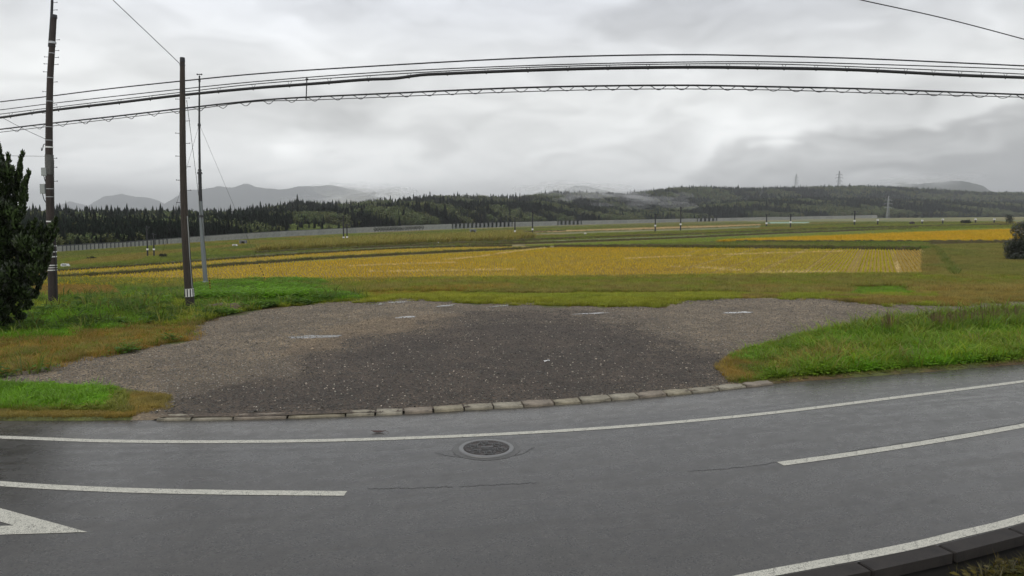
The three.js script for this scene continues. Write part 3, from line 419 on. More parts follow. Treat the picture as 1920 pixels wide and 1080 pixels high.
// ------------------------------------------------------------------ railway poles, pylons, small far things
{
  const dark = M([0.028, 0.03, 0.032], 0.85), white = M([0.72, 0.72, 0.7], 0.7);
  const P = [   // px, top, band, base, arms, label
    [277, 424, 467.5, 482.5, 1, 'thin dark railway pole, left one of the pair left of the concrete pole'], [289, 438, 467.5, 482.5, 1, 'thin dark railway pole, right one of the pair left of the concrete pole'],
    [644.5, 404, 445, 460, 2, 'dark railway pole, left one of the pair standing close together behind the narrow paddy'], [651, 420, 444.5, 460, 2, 'dark railway pole, right one of the pair standing close together behind the narrow paddy'],
    [965.5, 407, 433.5, 446, 1, 'dark railway pole with white band, shorter left one of the pair in mid-picture'], [998.5, 395, 430, 443.5, 2, 'dark railway pole with white band, taller right one of the pair in mid-picture'],
    [1228.5, 401, 423, 435, 1, 'dark railway pole, shorter one of the pair before the pale straw strip'], [1276, 388, 420.5, 432, 2, 'tall dark railway pole with crossarm, taller one of the pair before the pale straw strip'],
    [1437, 402, 418.5, 425.5, 1, 'short dark railway pole just left of the green greenhouse'], [1482, 401, 416.5, 428, 2, 'dark railway pole standing in front of the green greenhouse'],
    [1602, 396, 414, 423, 2, 'dark railway pole with crossarm left of the lattice pylon'], [1645.5, 411, 412.5, 422, 0, 'short dark railway pole with white head just left of the lattice pylon'],
    [1729, 412, 413.5, 420.5, 0, 'tiny dark railway pole with white head beside the dark shed'], [1767.5, 410, 411.5, 420.5, 0, 'tiny dark railway pole with white head right of the dark shed'],
    [1829, 409.5, 411, 418.5, 0, 'tiny pole with white head between the low copse and the right edge'], [1864, 409, 411, 418.5, 0, 'rightmost tiny railway pole with white head near the dark shrub'],
  ];
  for (const [px, top, band, base, arms, label] of P) {
    const b = ground(px, base), D = -b.z, H = at(px, top, D).y - b.y, k = D / FOCAL, rr = Math.max(1.25 * k, 0.14), yb = at(px, band, D).y - b.y;
    const t = thing('railway_pole', label, 'railway pole', b, 'railway poles along the line below the forest');
    mesh('shaft', taper([V3(0, -0.4, 0), V3(0, H, 0)], [rr * 1.1, rr * 0.8], 8, 1), dark, t);
    const g = new THREE.CylinderGeometry(rr * 1.5, rr * 1.5, 3.0 * k, 10); g.translate(0, yb, 0); mesh('marker_band', g, white, t);
    for (let i = 0; i < arms; i++) { const y = H * (0.95 - 0.12 * i), w = 9 * k; mesh('crossarm', merge([box(w, 0.9 * k, 0.9 * k, (i ? -0.2 : 0.15) * w, y, rr * 1.1), ...[-0.35, 0.35].map((q) => box(0.6 * k, 1.8 * k, 0.6 * k, q * w + (i ? -0.2 : 0.15) * w, y + 1.2 * k, rr * 1.1))]), dark, t); }
  }
  const steel = M([0.34, 0.36, 0.37], 0.6), steelDark = M([0.16, 0.17, 0.18], 0.6);
  function pylon(px, top, base, D, arms, mat, label) {
    const p = at(px, base, D), H = at(px, top, D).y - p.y, k = D / FOCAL, w = 2.7 * k, rr = 0.24 * k, t = thing('lattice_pylon', label, 'pylon', p, 'steel lattice pylons on and before the hill');
    const wd = (f) => lerp(w, 0.45 * k, Math.pow(f, 0.75)), leg = (f, i) => V3((i & 1 ? 1 : -1) * wd(f), f * H, (i & 2 ? 1 : -1) * wd(f)), N = 7;
    for (let i = 0; i < 4; i++) { const l = []; for (let j = 0; j <= N; j++) l.push(leg(j / N, i)); const gs = []; for (let j = 0; j < N; j++) gs.push(bar(l[j], l[j + 1], rr, 4)); mesh('leg', merge(gs), mat, t); }
    const br = []; for (let j = 0; j < N; j++) for (const [a, b] of [[0, 1], [0, 2]]) { br.push(bar(leg(j / N, a), leg((j + 1) / N, b), rr * 0.7, 4), bar(leg(j / N, b), leg((j + 1) / N, a), rr * 0.7, 4)); if (j) br.push(bar(leg(j / N, a), leg(j / N, b), rr * 0.6, 4)); }
    mesh('bracing', merge(br), mat, t);
    for (const [f, hw] of arms) { const y = f * H, a = [bar(V3(-hw * k, y, 0), V3(hw * k, y, 0), rr, 4), bar(V3(-hw * k, y, 0), V3(0, y + 2.2 * k, 0), rr * 0.7, 4), bar(V3(hw * k, y, 0), V3(0, y + 2.2 * k, 0), rr * 0.7, 4)]; for (const s of [-1, 1]) a.push(bar(V3(s * hw * k, y, 0), V3(s * hw * k, y - 2.4 * k, 0), rr * 0.9, 4)); mesh('crossarm', merge(a), mat, t); }
  }
  pylon(1664.5, 367.5, 413.5, 1050, [[0.83, 6.5], [0.68, 8], [0.53, 6.5]], steel, 'pale grey lattice pylon standing in front of the dark hillside');
  pylon(1573, 320.5, 353, 2300, [[0.78, 5.5], [0.6, 7], [0.42, 5.5]], steelDark, 'dark lattice pylon rising from the forest skyline against the sky');
  pylon(1492.5, 326, 353, 3300, [[0.75, 4], [0.55, 5], [0.38, 4]], steel, 'faint lattice pylon in haze left of the dark skyline pylon');
  // greenhouse, shed, sign post, vans, culvert, far roofs
  const small = (name, label, cat, px, py, build) => { const b = ground(px, py), t = thing(name, label, cat, b); build(t, -b.z / FOCAL); return t; };
  small('greenhouse', 'long low pale green vinyl greenhouse among the far fields', 'greenhouse', 1478, 419.5, (t, k) => { const s = new THREE.Shape(); s.absarc(0, 0, 3.2 * k, 0, Math.PI); const g = new THREE.ExtrudeGeometry(s, { depth: 74 * k, bevelEnabled: false, curveSegments: 8, steps: 14 }); g.rotateY(Math.PI / 2); g.translate(-37 * k, 0, 0); g.scale(1, 1, 3); mesh('vinyl_cover', g, M([0.22, 0.33, 0.22], 0.6), t); const hs = []; for (let i = 0; i <= 12; i++) { const h = new THREE.TorusGeometry(3.28 * k, 0.1 * k, 4, 10, Math.PI); h.scale(1, 1, 1); h.rotateY(Math.PI / 2); h.scale(1, 1, 3); h.translate((-36 + i * 6) * k, 0, 0); hs.push(h); } mesh('hoops', merge(hs), M([0.5, 0.52, 0.5], 0.5), t); });
  small('shed', 'small dark brown shed among the far fields right of the pylon', 'shed', 1710, 421, (t, k) => { mesh('wall', box(7 * k, 4 * k, 5 * k, 0, 2 * k, 0), M([0.04, 0.03, 0.028], 0.9), t); const s = new THREE.Shape([[-4.2, 0], [0, 1.7], [4.2, 0]].map((p) => new THREE.Vector2(p[0] * k, p[1] * k))), g = new THREE.ExtrudeGeometry(s, { depth: 6 * k, bevelEnabled: false }); g.translate(0, 4.02 * k, -3 * k); mesh('roof', g, M([0.05, 0.035, 0.035], 0.8), t); mesh('door', box(1.8 * k, 3 * k, 0.2 * k, 1.2 * k, 1.5 * k, 2.56 * k), M([0.09, 0.08, 0.07], 0.8), t); });
  small('sign_post', 'small white marker board on a post by the far field track', 'sign', 1097, 442.5, (t, k) => { mesh('post', box(0.8 * k, 6 * k, 0.8 * k, 0, 3 * k, 0), M([0.25, 0.25, 0.25], 0.8), t); mesh('board', box(4.5 * k, 2.4 * k, 0.5 * k, 0, 5 * k, 0.7 * k), M([0.6, 0.58, 0.5], 0.7), t); });
  small('marker_post', 'single thin white stake standing in the grass left of mid-picture', 'marker post', 822, 459.5, (t, k) => { mesh('stake', taper([V3(0, -0.2, 0), V3(0, 5.5 * k, 0)], [0.9 * k, 0.75 * k], 6, 1), white, t); mesh('band', box(2 * k, 0.9 * k, 2 * k, 0, 3.6 * k, 0), dark, t); });
  const van = (px, py, w, label) => small('van', label, 'van', px, py, (t, k) => { const s = new THREE.Shape([[-0.5, 0.08], [0.5, 0.08], [0.5, 0.22], [0.4, 0.25], [0.33, 0.46], [-0.46, 0.48], [-0.5, 0.42]].map((p) => new THREE.Vector2(p[0] * w * k, p[1] * w * k))), g = new THREE.ExtrudeGeometry(s, { depth: 0.42 * w * k, bevelEnabled: true, bevelSize: 0.015 * w * k, bevelThickness: 0.015 * w * k, bevelSegments: 1 }); g.translate(0, 0, -0.21 * w * k); mesh('body', g, M([0.7, 0.7, 0.7], 0.4), t); mesh('windows', box(0.62 * w * k, 0.13 * w * k, 0.46 * w * k, -0.05 * w * k, 0.36 * w * k, 0), M([0.03, 0.035, 0.04], 0.2), t); for (const x of [-0.3, 0.3]) for (const z of [-0.2, 0.2]) { const c = new THREE.CylinderGeometry(0.085 * w * k, 0.085 * w * k, 0.07 * w * k, 12); c.rotateX(Math.PI / 2); c.translate(x * w * k, 0.085 * w * k, z * w * k); mesh('wheel', c, M([0.02, 0.02, 0.02], 0.8), t); } });
  van(123, 501.5, 14, 'small white vehicle at the far edge of the golden strip beside the left pole'); van(441, 462.5, 9, 'tiny white vehicle on the far track right of the mast');
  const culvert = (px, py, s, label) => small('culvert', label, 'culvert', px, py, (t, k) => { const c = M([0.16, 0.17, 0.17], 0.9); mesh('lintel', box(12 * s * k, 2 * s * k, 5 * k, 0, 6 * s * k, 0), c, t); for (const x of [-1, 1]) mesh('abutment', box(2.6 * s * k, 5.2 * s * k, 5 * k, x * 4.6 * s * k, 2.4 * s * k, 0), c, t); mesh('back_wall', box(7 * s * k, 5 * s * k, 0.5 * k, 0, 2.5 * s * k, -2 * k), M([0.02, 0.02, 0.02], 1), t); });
  culvert(456, 458, 1.1, 'small grey concrete underpass below the railway wall right of the mast'); culvert(887, 437, 1, 'small grey concrete underpass below the pillared part of the wall');
  for (const [px, py, w] of [[1740, 398, 9], [1764, 390, 5], [1838, 399, 12]]) { const D = 1480, p = at(px, py, D), k = D / FOCAL, t = thing('house', ['white gabled house showing between trees on the right hillside', 'highest and smallest pale house on the right hillside', 'long pale roofed house nearest the right edge of the hillside'][px === 1740 ? 0 : px === 1764 ? 1 : 2], 'house', p); mesh('wall', box(w * k, 3 * k, 4 * k, 0, -0.5 * k, 0), M([0.3, 0.3, 0.29], 0.8), t); const s = new THREE.Shape([[-w / 2 - 0.6, 0], [0, 1.4], [w / 2 + 0.6, 0]].map((q) => new THREE.Vector2(q[0] * k, q[1] * k))), g = new THREE.ExtrudeGeometry(s, { depth: 5 * k, bevelEnabled: false }); g.translate(0, 1.02 * k, -2.5 * k); mesh('roof', g, M([0.33, 0.34, 0.35], 0.5), t); mesh('window', box(1.6 * k, 0.9 * k, 0.3 * k, w * 0.15 * k, 0, 2.02 * k), M([0.05, 0.05, 0.06], 0.4), t); }
  // row of young trees before the wall, low copses
  const yb = leafCloud(41, [[0, 0.62, 0, 0.2, 0.36, 0.2], [0.05, 0.5, 0.03, 0.24, 0.2, 0.24]], 130, 0.11, 1, 0.3), r = rng(9), tm = M([0.03, 0.026, 0.02], 0.9), cm = new THREE.MeshPhysicalMaterial({ color: new THREE.Color().setRGB(0.03, 0.042, 0.026), roughness: 0.9, vertexColors: true, side: THREE.DoubleSide });
  const trunk = taper([V3(0, -0.05, 0), V3(0, 0.5, 0)], [0.035, 0.02], 6, 1);
  let proto = null;
  for (let i = 0; i < 18; i++) { const px = 703 + i * 5.2 + r(), b = ground(px, 437.2 - i * 0.26), h = (10 + 2.5 * r()) * -b.z / FOCAL; let t;
    if (!proto) { t = proto = thing('young_tree', '', 'tree', null, 'row of young trees before the railway wall'); mesh('trunk', trunk, tm, t); mesh('crown', yb, cm, t).userData.kind = 'stuff'; } else { t = proto.clone(); t.name = numbered('young_tree'); scene.add(t); }
    t.userData = { ...t.userData, label: 'dark young tree in the close planted row before the railway wall' }; t.position.copy(b); t.scale.setScalar(h); t.rotation.y = r() * 6; }
  for (const [px, py, w, h, label] of [[1812, 420, 15, 8, 'low dark copse of bushes among the far fields at right'], [1890, 421, 16, 20, 'dark stand of trees at the far right behind the shrub'], [172, 487, 14, 6, 'dark low bush in the weeds left of the first railway poles'], [306, 483, 14, 8, 'brown low bush right of the first railway poles']]) {
    const b = ground(px, py), k = -b.z / FOCAL, bl = [], q = rng(px); for (let i = 0; i < 7; i++) bl.push([(q() - 0.5) * w * k, h * k * (0.35 + 0.3 * q()), (q() - 0.5) * w * 0.4 * k, w * 0.22 * k, h * 0.34 * k, w * 0.22 * k]);
    const t = thing('bush', label, 'bush', b); mesh('foliage', leafCloud(px, bl, 700, 1.6 * k, 1, 0.2), cm, t); for (let i = 0; i < 3; i++) mesh('stem', bar(V3((i - 1) * w * 0.2 * k, -0.3 * k, 0), V3((i - 1) * w * 0.25 * k, h * 0.5 * k, 0), 0.3 * k, 5), tm, t); }
}

// ------------------------------------------------------------------ poles beside the lot
const poleTex = tex(256, 512, (x, y) => { const n = fbm(x / 32, y / 64, 5, 8, 8), s = fbm(x / 6, y / 170, 3, 42, 3), g = hash2(x, y); const v = 190 + 70 * (n - 0.5) + 60 * (s - 0.5) + 20 * (g - 0.5); return [v, v * 0.97, v * 0.94]; });
poleTex.repeat.set(1, 6);
const concrete = (c) => M(c, 0.88, { map: poleTex, bumpMap: grainBump, bumpScale: 0.003 });
const ironDark = M([0.035, 0.036, 0.04], 0.6, { metalness: 0.4 }), strapMat = M([0.42, 0.43, 0.44], 0.45, { metalness: 0.5 }), boxMat = M([0.30, 0.32, 0.31], 0.6);
function axis(pts, D) { const w = pts.map(([x, y]) => at(x, y, D)), f = (py) => { for (let i = 1; i < pts.length; i++) if (py >= Math.min(pts[i][1], pts[i - 1][1]) && py <= Math.max(pts[i][1], pts[i - 1][1])) return w[i - 1].clone().lerp(w[i], (py - pts[i - 1][1]) / (pts[i][1] - pts[i - 1][1])); return w[0].clone(); }; return { w, f }; }
function ringAt(t, o, p, r, h, mat, name) { const g = new THREE.CylinderGeometry(r, r, h, 14); g.translate(p.x - o.x, p.y - o.y, p.z - o.z); return mesh(name, g, mat, t); }
function stepBolt(t, o, p, r, side) { const g = merge([bar(V3(side * r * 0.8, 0, 0), V3(side * (r + 0.17), 0.01, 0), 0.011, 5), box(0.02, 0.045, 0.02, side * (r + 0.17), 0.012, 0)]); g.translate(p.x - o.x, p.y - o.y, p.z - o.z); mesh('step_bolt', g, ironDark, t); }
const base1 = flat(99.5, 573), base2 = flat(357.5, 581), baseM = ground(386, 534);
{ // left pole
  const D = -base1.z, k = D / FOCAL, A = axis([[99.8, 577], [97.5, 470], [93.5, 370], [92, 270], [94, 150], [98, 82], [101, 29]], D), o = base1;
  const t = thing('utility_pole', 'tall dark utility pole with strapped boxes behind the big conifer at left', 'utility pole', o);
  const loc = (p) => p.clone().sub(o);
  mesh('shaft', taper(A.w.map(loc), [8.1, 7.7, 7, 6.5, 5.7, 5.2, 4.8].map((r) => r * k), 16, 40), concrete([0.075, 0.062, 0.06]), t);
  mesh('cap', (() => { const p = loc(A.f(31)); const g = new THREE.CylinderGeometry(5.4 * k, 5.6 * k, 6 * k, 14); g.translate(p.x, p.y, p.z); return g; })(), ironDark, t);
  const E = [[92.5, 88], [95, 55], [97.5, 10], [98.5, -40], [99, -75]].map(([x, y]) => loc(at(x, y, D - 0.06)));
  mesh('extension_rod', taper(E, [2.4 * k, 2.2 * k, 1.9 * k], 8, 16), ironDark, t);
  ringAt(t, o, A.f(80), 6.4 * k, 4 * k, strapMat, 'collar'); ringAt(t, o, A.f(86), 5.8 * k, 1.6 * k, ironDark, 'collar');
  for (const y of [100, 146, 190, 238, 263, 354, 369]) ringAt(t, o, A.f(y), (5.5 + (y - 100) * 0.0055) * k, 1.1 * k, strapMat, 'strap');
  const whiteBand = M([0.7, 0.7, 0.68], 0.6), greyWrap = concrete([0.2, 0.21, 0.21]);
  for (const [y, h] of [[276, 2.6], [415, 2.4], [461, 1.6], [472, 1.8], [481, 2], [497, 2], [501.5, 1.5], [506, 2]]) ringAt(t, o, A.f(y), (y < 300 ? 6.7 : y < 440 ? 7.5 : 8) * k, h * k, whiteBand, 'white_band');
  mesh('weathered_sleeve', taper([loc(A.f(327)), loc(A.f(308)), loc(A.f(290))], [7.3 * k, 7.2 * k, 7.1 * k], 16, 8, false), greyWrap, t);
  for (const [y, s] of [[5, 1], [19, 1], [75, 1], [95, 1], [108, 1], [121, 1], [154, 1], [107, -1], [120, -1], [135, -1], [172, -1], [212, -1], [197, 1], [297, 1], [314, 1], [340, 1]]) stepBolt(t, o, y > 29 ? A.f(y) : at(98, y, D), (y > 29 ? 5 + (y - 30) * 0.006 : 1.6) * k, s);
  for (const [x, y, w, h] of [[84, 322, 9.5, 15], [81.5, 354, 9, 18]]) { const p = loc(at(x, y, D - 0.1)); mesh('junction_box', box(w * k, h * k, 8 * k, p.x, p.y, p.z, 0.6 * k), boxMat, t); mesh('cable', taper([V3(p.x - 0.05, p.y - h * k * 0.5, p.z), V3(p.x + 0.02, p.y - h * k * 0.5 - 0.25, p.z + 0.02), V3(p.x + 0.12, p.y - h * k * 0.5 - 0.45, p.z)], [0.016, 0.016], 6, 10, false), ironDark, t); }
  mesh('hook', taper([[88, 270], [82, 271], [80, 279], [78, 283], [77.5, 277]].map(([x, y]) => loc(at(x, y, D))), [0.018, 0.014], 6, 16), ironDark, t);
  { const p = loc(at(90.3, 462, D - 0.16)), g = new THREE.SphereGeometry(2.2 * k, 10, 8); g.scale(1, 1.6, 0.5); g.translate(p.x, p.y, p.z); mesh('reflector', g, whiteBand, t); }
  mesh('ground_wire', taper([[101, 300], [101.5, 380], [104, 470], [107, 574]].map(([x, y]) => loc(at(x, y, D - 0.08))), [0.012, 0.012], 5, 20, false), ironDark, t);
}
{ // middle pole
  const D = -base2.z, k = D / FOCAL, A = axis([[357.8, 586], [352.8, 520], [346, 410], [343.2, 310], [342.3, 230], [342, 110]], D), o = base2, loc = (p) => p.clone().sub(o);
  const t = thing('utility_pole', 'shorter brown grey concrete pole with black and white striped band', 'utility pole', o);
  mesh('shaft', taper(A.w.map(loc), [8, 7.4, 6.3, 5.6, 5.1, 4.2].map((r) => r * k), 16, 40), concrete([0.08, 0.068, 0.058]), t);
  { const p = loc(A.f(112)); const g = new THREE.CylinderGeometry(4.3 * k, 4.7 * k, 8 * k, 14); g.translate(p.x, p.y, p.z); mesh('cap', g, ironDark, t); }
  ringAt(t, o, A.f(122), 5 * k, 2 * k, ironDark, 'strap'); ringAt(t, o, A.f(171), 5 * k, 1.2 * k, ironDark, 'strap'); ringAt(t, o, A.f(205), 5.4 * k, 1.6 * k, ironDark, 'strap');
  { const a = loc(A.f(556)), b = loc(A.f(541)); mesh('striped_band', taper([a, b], [8.4 * k, 8.2 * k], 24, 1, false), M([0.75, 0.75, 0.72], 0.6), t); const ax = b.clone().sub(a), bk = M([0.02, 0.02, 0.02], 0.7); for (let i = 0; i < 10; i++) { const an = i / 10 * 6.283 + 0.3, d = V3(Math.cos(an), 0, Math.sin(an)).multiplyScalar(8.45 * k), g = new THREE.BoxGeometry(2 * k, ax.length() * 0.94, 0.6 * k); g.rotateY(-an + Math.PI / 2); g.translate(a.x + ax.x / 2 + d.x, a.y + ax.y / 2, a.z + ax.z / 2 + d.z); mesh('black_stripe', g, bk, t); } }
  for (const [y, s] of [[184, 1], [186, -1], [227, 1], [250, -1], [269, 1], [293, -1], [313, 1], [338, -1], [357, 1], [380, -1]]) stepBolt(t, o, A.f(y), (4.8 + (y - 180) * 0.006) * k, s);
  mesh('conduit', taper([[351, 405], [353.5, 440], [356, 490], [360, 540]].map(([x, y]) => loc(at(x, y, D - 0.05))), [0.02, 0.022], 6, 16, false), boxMat, t);
}
{ // thin mast
  const D = -baseM.z, k = D / FOCAL, o = baseM, loc = (p) => p.clone().sub(o), A = axis([[386.5, 538], [383, 500], [379.5, 450], [376.5, 390], [374.6, 330], [373.6, 240], [374, 142]], D);
  const t = thing('antenna_mast', 'thin stepped steel mast with collars and a small T top', 'mast', o);
  const seg = (a, b, r0, r1, m, n) => mesh('mast_tube', taper([a, (a + b) / 2, b].map((y) => loc(A.f(y))), [r0 * k, r1 * k], 10, 12), m, t).userData.label = n;
  const galv = M([0.17, 0.19, 0.2], 0.5, { metalness: 0.4 });
  seg(536, 378, 4.2, 3.5, galv, 'grey lower tube of the mast'); seg(378, 324, 3.2, 3, ironDark, 'dark middle tube of the mast'); seg(324, 142, 2.2, 1.3, ironDark, 'thin dark upper tube of the mast');
  for (const [y, r, h] of [[405, 4.4, 5], [324, 4.8, 4], [319, 3.6, 3], [234, 3, 5], [151, 2.2, 4]]) { const p = loc(A.f(y)); const g = new THREE.CylinderGeometry(r * k * 0.8, r * k, h * k, 10); g.translate(p.x, p.y, p.z); mesh('collar', g, ironDark, t); }
  { const p = loc(A.f(142)); mesh('top_bar', merge([bar(V3(p.x - 4 * k, p.y + 2.5 * k, p.z), V3(p.x + 4 * k, p.y + 2.5 * k, p.z), 0.9 * k, 6), ...[-4, 4].map((q) => { const g = new THREE.SphereGeometry(1.5 * k, 8, 6); g.translate(p.x + q * k, p.y + 2.5 * k, p.z); return g; })]), ironDark, t); }
  { const p = loc(A.f(530)); mesh('footing', box(0.5, 0.4, 0.5, p.x, p.y - 0.05, p.z, 0.03), boxMat, t); }
}
// ------------------------------------------------------------------ wires
const wireMat = M([0.018, 0.018, 0.02], 0.7);
const W1 = [[-140, 210], [0, 191], [88, 181], [200, 167], [340, 152], [480, 138.5], [700, 124], [960, 110], [1130, 104.5], [1300, 102.5], [1440, 105], [1620, 110], [1800, 118], [1920, 123.5], [2060, 131]];
const w1y = polyline(W1), wD = (px) => 308 / (410 - w1y(px)) * 25.6;
const run = (pts) => pts.map(([x, y]) => at(x, y, wD(x)));
const cableGeo = (pts, r, n = 120) => taper(pts, [r, r], 6, n, false);
const wire = (name, label, px, r, n) => tag(mesh(name, cableGeo(run(px), r, n), wireMat), label, 'wire');
wire('overhead_wire', 'topmost thin black wire of the bundle crossing the whole sky', W1, 0.027, 160);
wire('overhead_wire', 'second wire from the top, thin, just under the topmost black wire', [[-140, 221], [0, 206], [88, 195], [340, 167], [480, 153], [720, 135], [960, 124], [1200, 117.5], [1440, 116], [1650, 121], [1920, 130], [2060, 136]], 0.02, 120);
const W3 = [[-140, 230], [0, 214], [88, 203], [340, 173], [480, 157.5], [720, 140], [960, 127.5], [1200, 121], [1440, 120], [1650, 127], [1920, 139], [2060, 147]], W4 = [[-140, 237], [0, 220.5], [88, 208], [225, 192], [340, 178.5], [480, 165], [600, 156], [690, 149], [740, 147], [790, 140.5], [840, 138], [960, 133], [1130, 128], [1300, 126], [1440, 127.5], [1600, 131], [1800, 141], [1920, 145.5], [2060, 152]];
const spl = (P) => { const c = new THREE.CatmullRomCurve3(P.map((p) => V3(p[0], p[1], 0)), false, 'centripetal').getPoints(400).map((p) => [p.x, p.y]); return polyline(c); };
{
  const t = thing('hung_cable', 'thickest black cable, hung by small hooks from a thin wire across the sky', 'cable', V3(0, 0, 0)), y3 = spl(W3), y4 = spl(W4);
  mesh('cable', cableGeo(run(W4), 0.06, 180), wireMat, t); mesh('messenger_wire', cableGeo(run(W3), 0.019, 120), wireMat, t);
  for (const px of [20, 60, 110, 167, 224, 282, 410, 475, 543, 617, 691, 767, 839, 912, 990, 1065, 1140, 1215, 1290, 1365, 1420, 1470, 1530, 1588, 1645, 1698, 1750, 1800, 1842, 1885]) {
    const D = wD(px), a = at(px - 3.5, y3(px - 3.5), D), b = at(px, y4(px), D), c = at(px + 4.5, y3(px + 4.5), D); mesh('hanger', merge([bar(a, b, 0.008, 4), bar(b, c, 0.008, 4), bar(b, at(px, y4(px) + 4, D), 0.022, 5)]), wireMat, t); }
}
{
  const P5 = [[-140, 259], [0, 242.5], [88, 232], [225, 217], [340, 203.5], [480, 188.5], [560, 183], [720, 175.5], [960, 165], [1130, 161], [1300, 160], [1440, 162.5], [1600, 166], [1800, 173], [1920, 177.5], [2060, 184]], P6 = [[-140, 264], [0, 248], [100, 236], [340, 208], [480, 190.5], [570, 188], [720, 182], [960, 172.5], [1200, 167], [1440, 168.5], [1640, 174.5], [1800, 179], [1920, 182.5], [2060, 188]];
  const t = thing('lashed_cable', 'lowest cable of the bundle with a wavy lashing wire looping along it', 'cable', V3(0, 0, 0)), y5 = spl(P5), y6 = spl(P6);
  mesh('cable', cableGeo(run(P5), 0.033, 160), wireMat, t); mesh('lower_wire', cableGeo(run(P6), 0.016, 120), wireMat, t);
  const sp = []; for (let px = -130; px < 2050; px += 5) { const ph = px / 43 * 6.283, D = wD(px), s = Math.sin(ph), p = at(px, y5(px) + 2.5 - (s < 0 ? 5.8 * s : 3 * s), D); p.z += 0.1 * Math.cos(ph); sp.push(p); }
  mesh('lashing_wire', taper(sp, [0.014, 0.014], 4, 1600, false), wireMat, t);
}
tag(mesh('spacer_rod', merge([bar(at(575.5, 145, wD(575)), at(574, 187, wD(575)), 0.022, 6), box(0.1, 0.06, 0.06, at(575.4, 149, wD(575)).x, at(575.4, 149, wD(575)).y, at(575, 149, wD(575)).z), box(0.1, 0.06, 0.06, at(574, 183, wD(575)).x, at(574, 183, wD(575)).y, at(575, 183, wD(575)).z)]), wireMat), 'short upright rod joining the upper and lower cables right of the mast', 'rod');
const free = (name, label, pts, r, n = 24) => tag(mesh(name, cableGeo(pts.map(([x, y, D]) => at(x, y, D)), r, n), wireMat), label, 'wire');
free('overhead_wire', 'thin wire slanting down from the top edge to the head of the shorter pole', [[120, -90, 26.6], [212, 0, 27.6], [275, 60, 28.4], [339, 121, 29]], 0.014);
free('overhead_wire', 'single black wire crossing the top right corner of the sky', [[1540, -18, 17.6], [1615, 0, 17.8], [1765, 33, 18.2], [1920, 73.5, 18.6], [2050, 110, 19]], 0.014);
free('overhead_wire', 'thin wire sagging from the thick cable to the left pole above the boxes', [[5, 221, 35.2], [45, 242, 33], [88, 262, 30.4]], 0.012);
free('overhead_wire', 'faint level wire running left from the pole to the conifer top', [[-160, 291, 30.2], [0, 292, 30.2], [86, 293, 30.3]], 0.008);
{
  const guardM = [M([0.65, 0.42, 0.03], 0.6), M([0.02, 0.02, 0.02], 0.6)];
  const guy = (label, a, b, guard) => { const t = thing('guy_wire', label, 'guy wire', a); mesh('cable', cableGeo([V3(0, 0, 0), b.clone().sub(a).multiplyScalar(0.5).add(V3(0, -0.05, 0)), b.clone().sub(a)], 0.011, 12), wireMat, t); if (guard) { const n = 12, d = b.clone().sub(a); for (let i = 0; i < n; i++) { const f0 = lerp(guard, 0.985, i / n), f1 = lerp(guard, 0.985, (i + 1) / n); mesh('guard_ring', bar(d.clone().multiplyScalar(f0), d.clone().multiplyScalar(f1), 0.042, 8), guardM[i % 2], t); } } };
  guy('guy wire with black and yellow guard from the shorter pole to the weeds', at(350, 188, 29), ground(396, 553), 0.84);
  guy('long guy wire slanting right from the mast to the field edge', at(375, 236, -baseM.z), ground(501, 530).add(V3(0, -0.1, 0)), 0.87);
  guy('guy wire slanting left from the mast behind the shorter pole', at(372, 238, -baseM.z), ground(290, 523).add(V3(0, -0.1, 0)), 0);
}
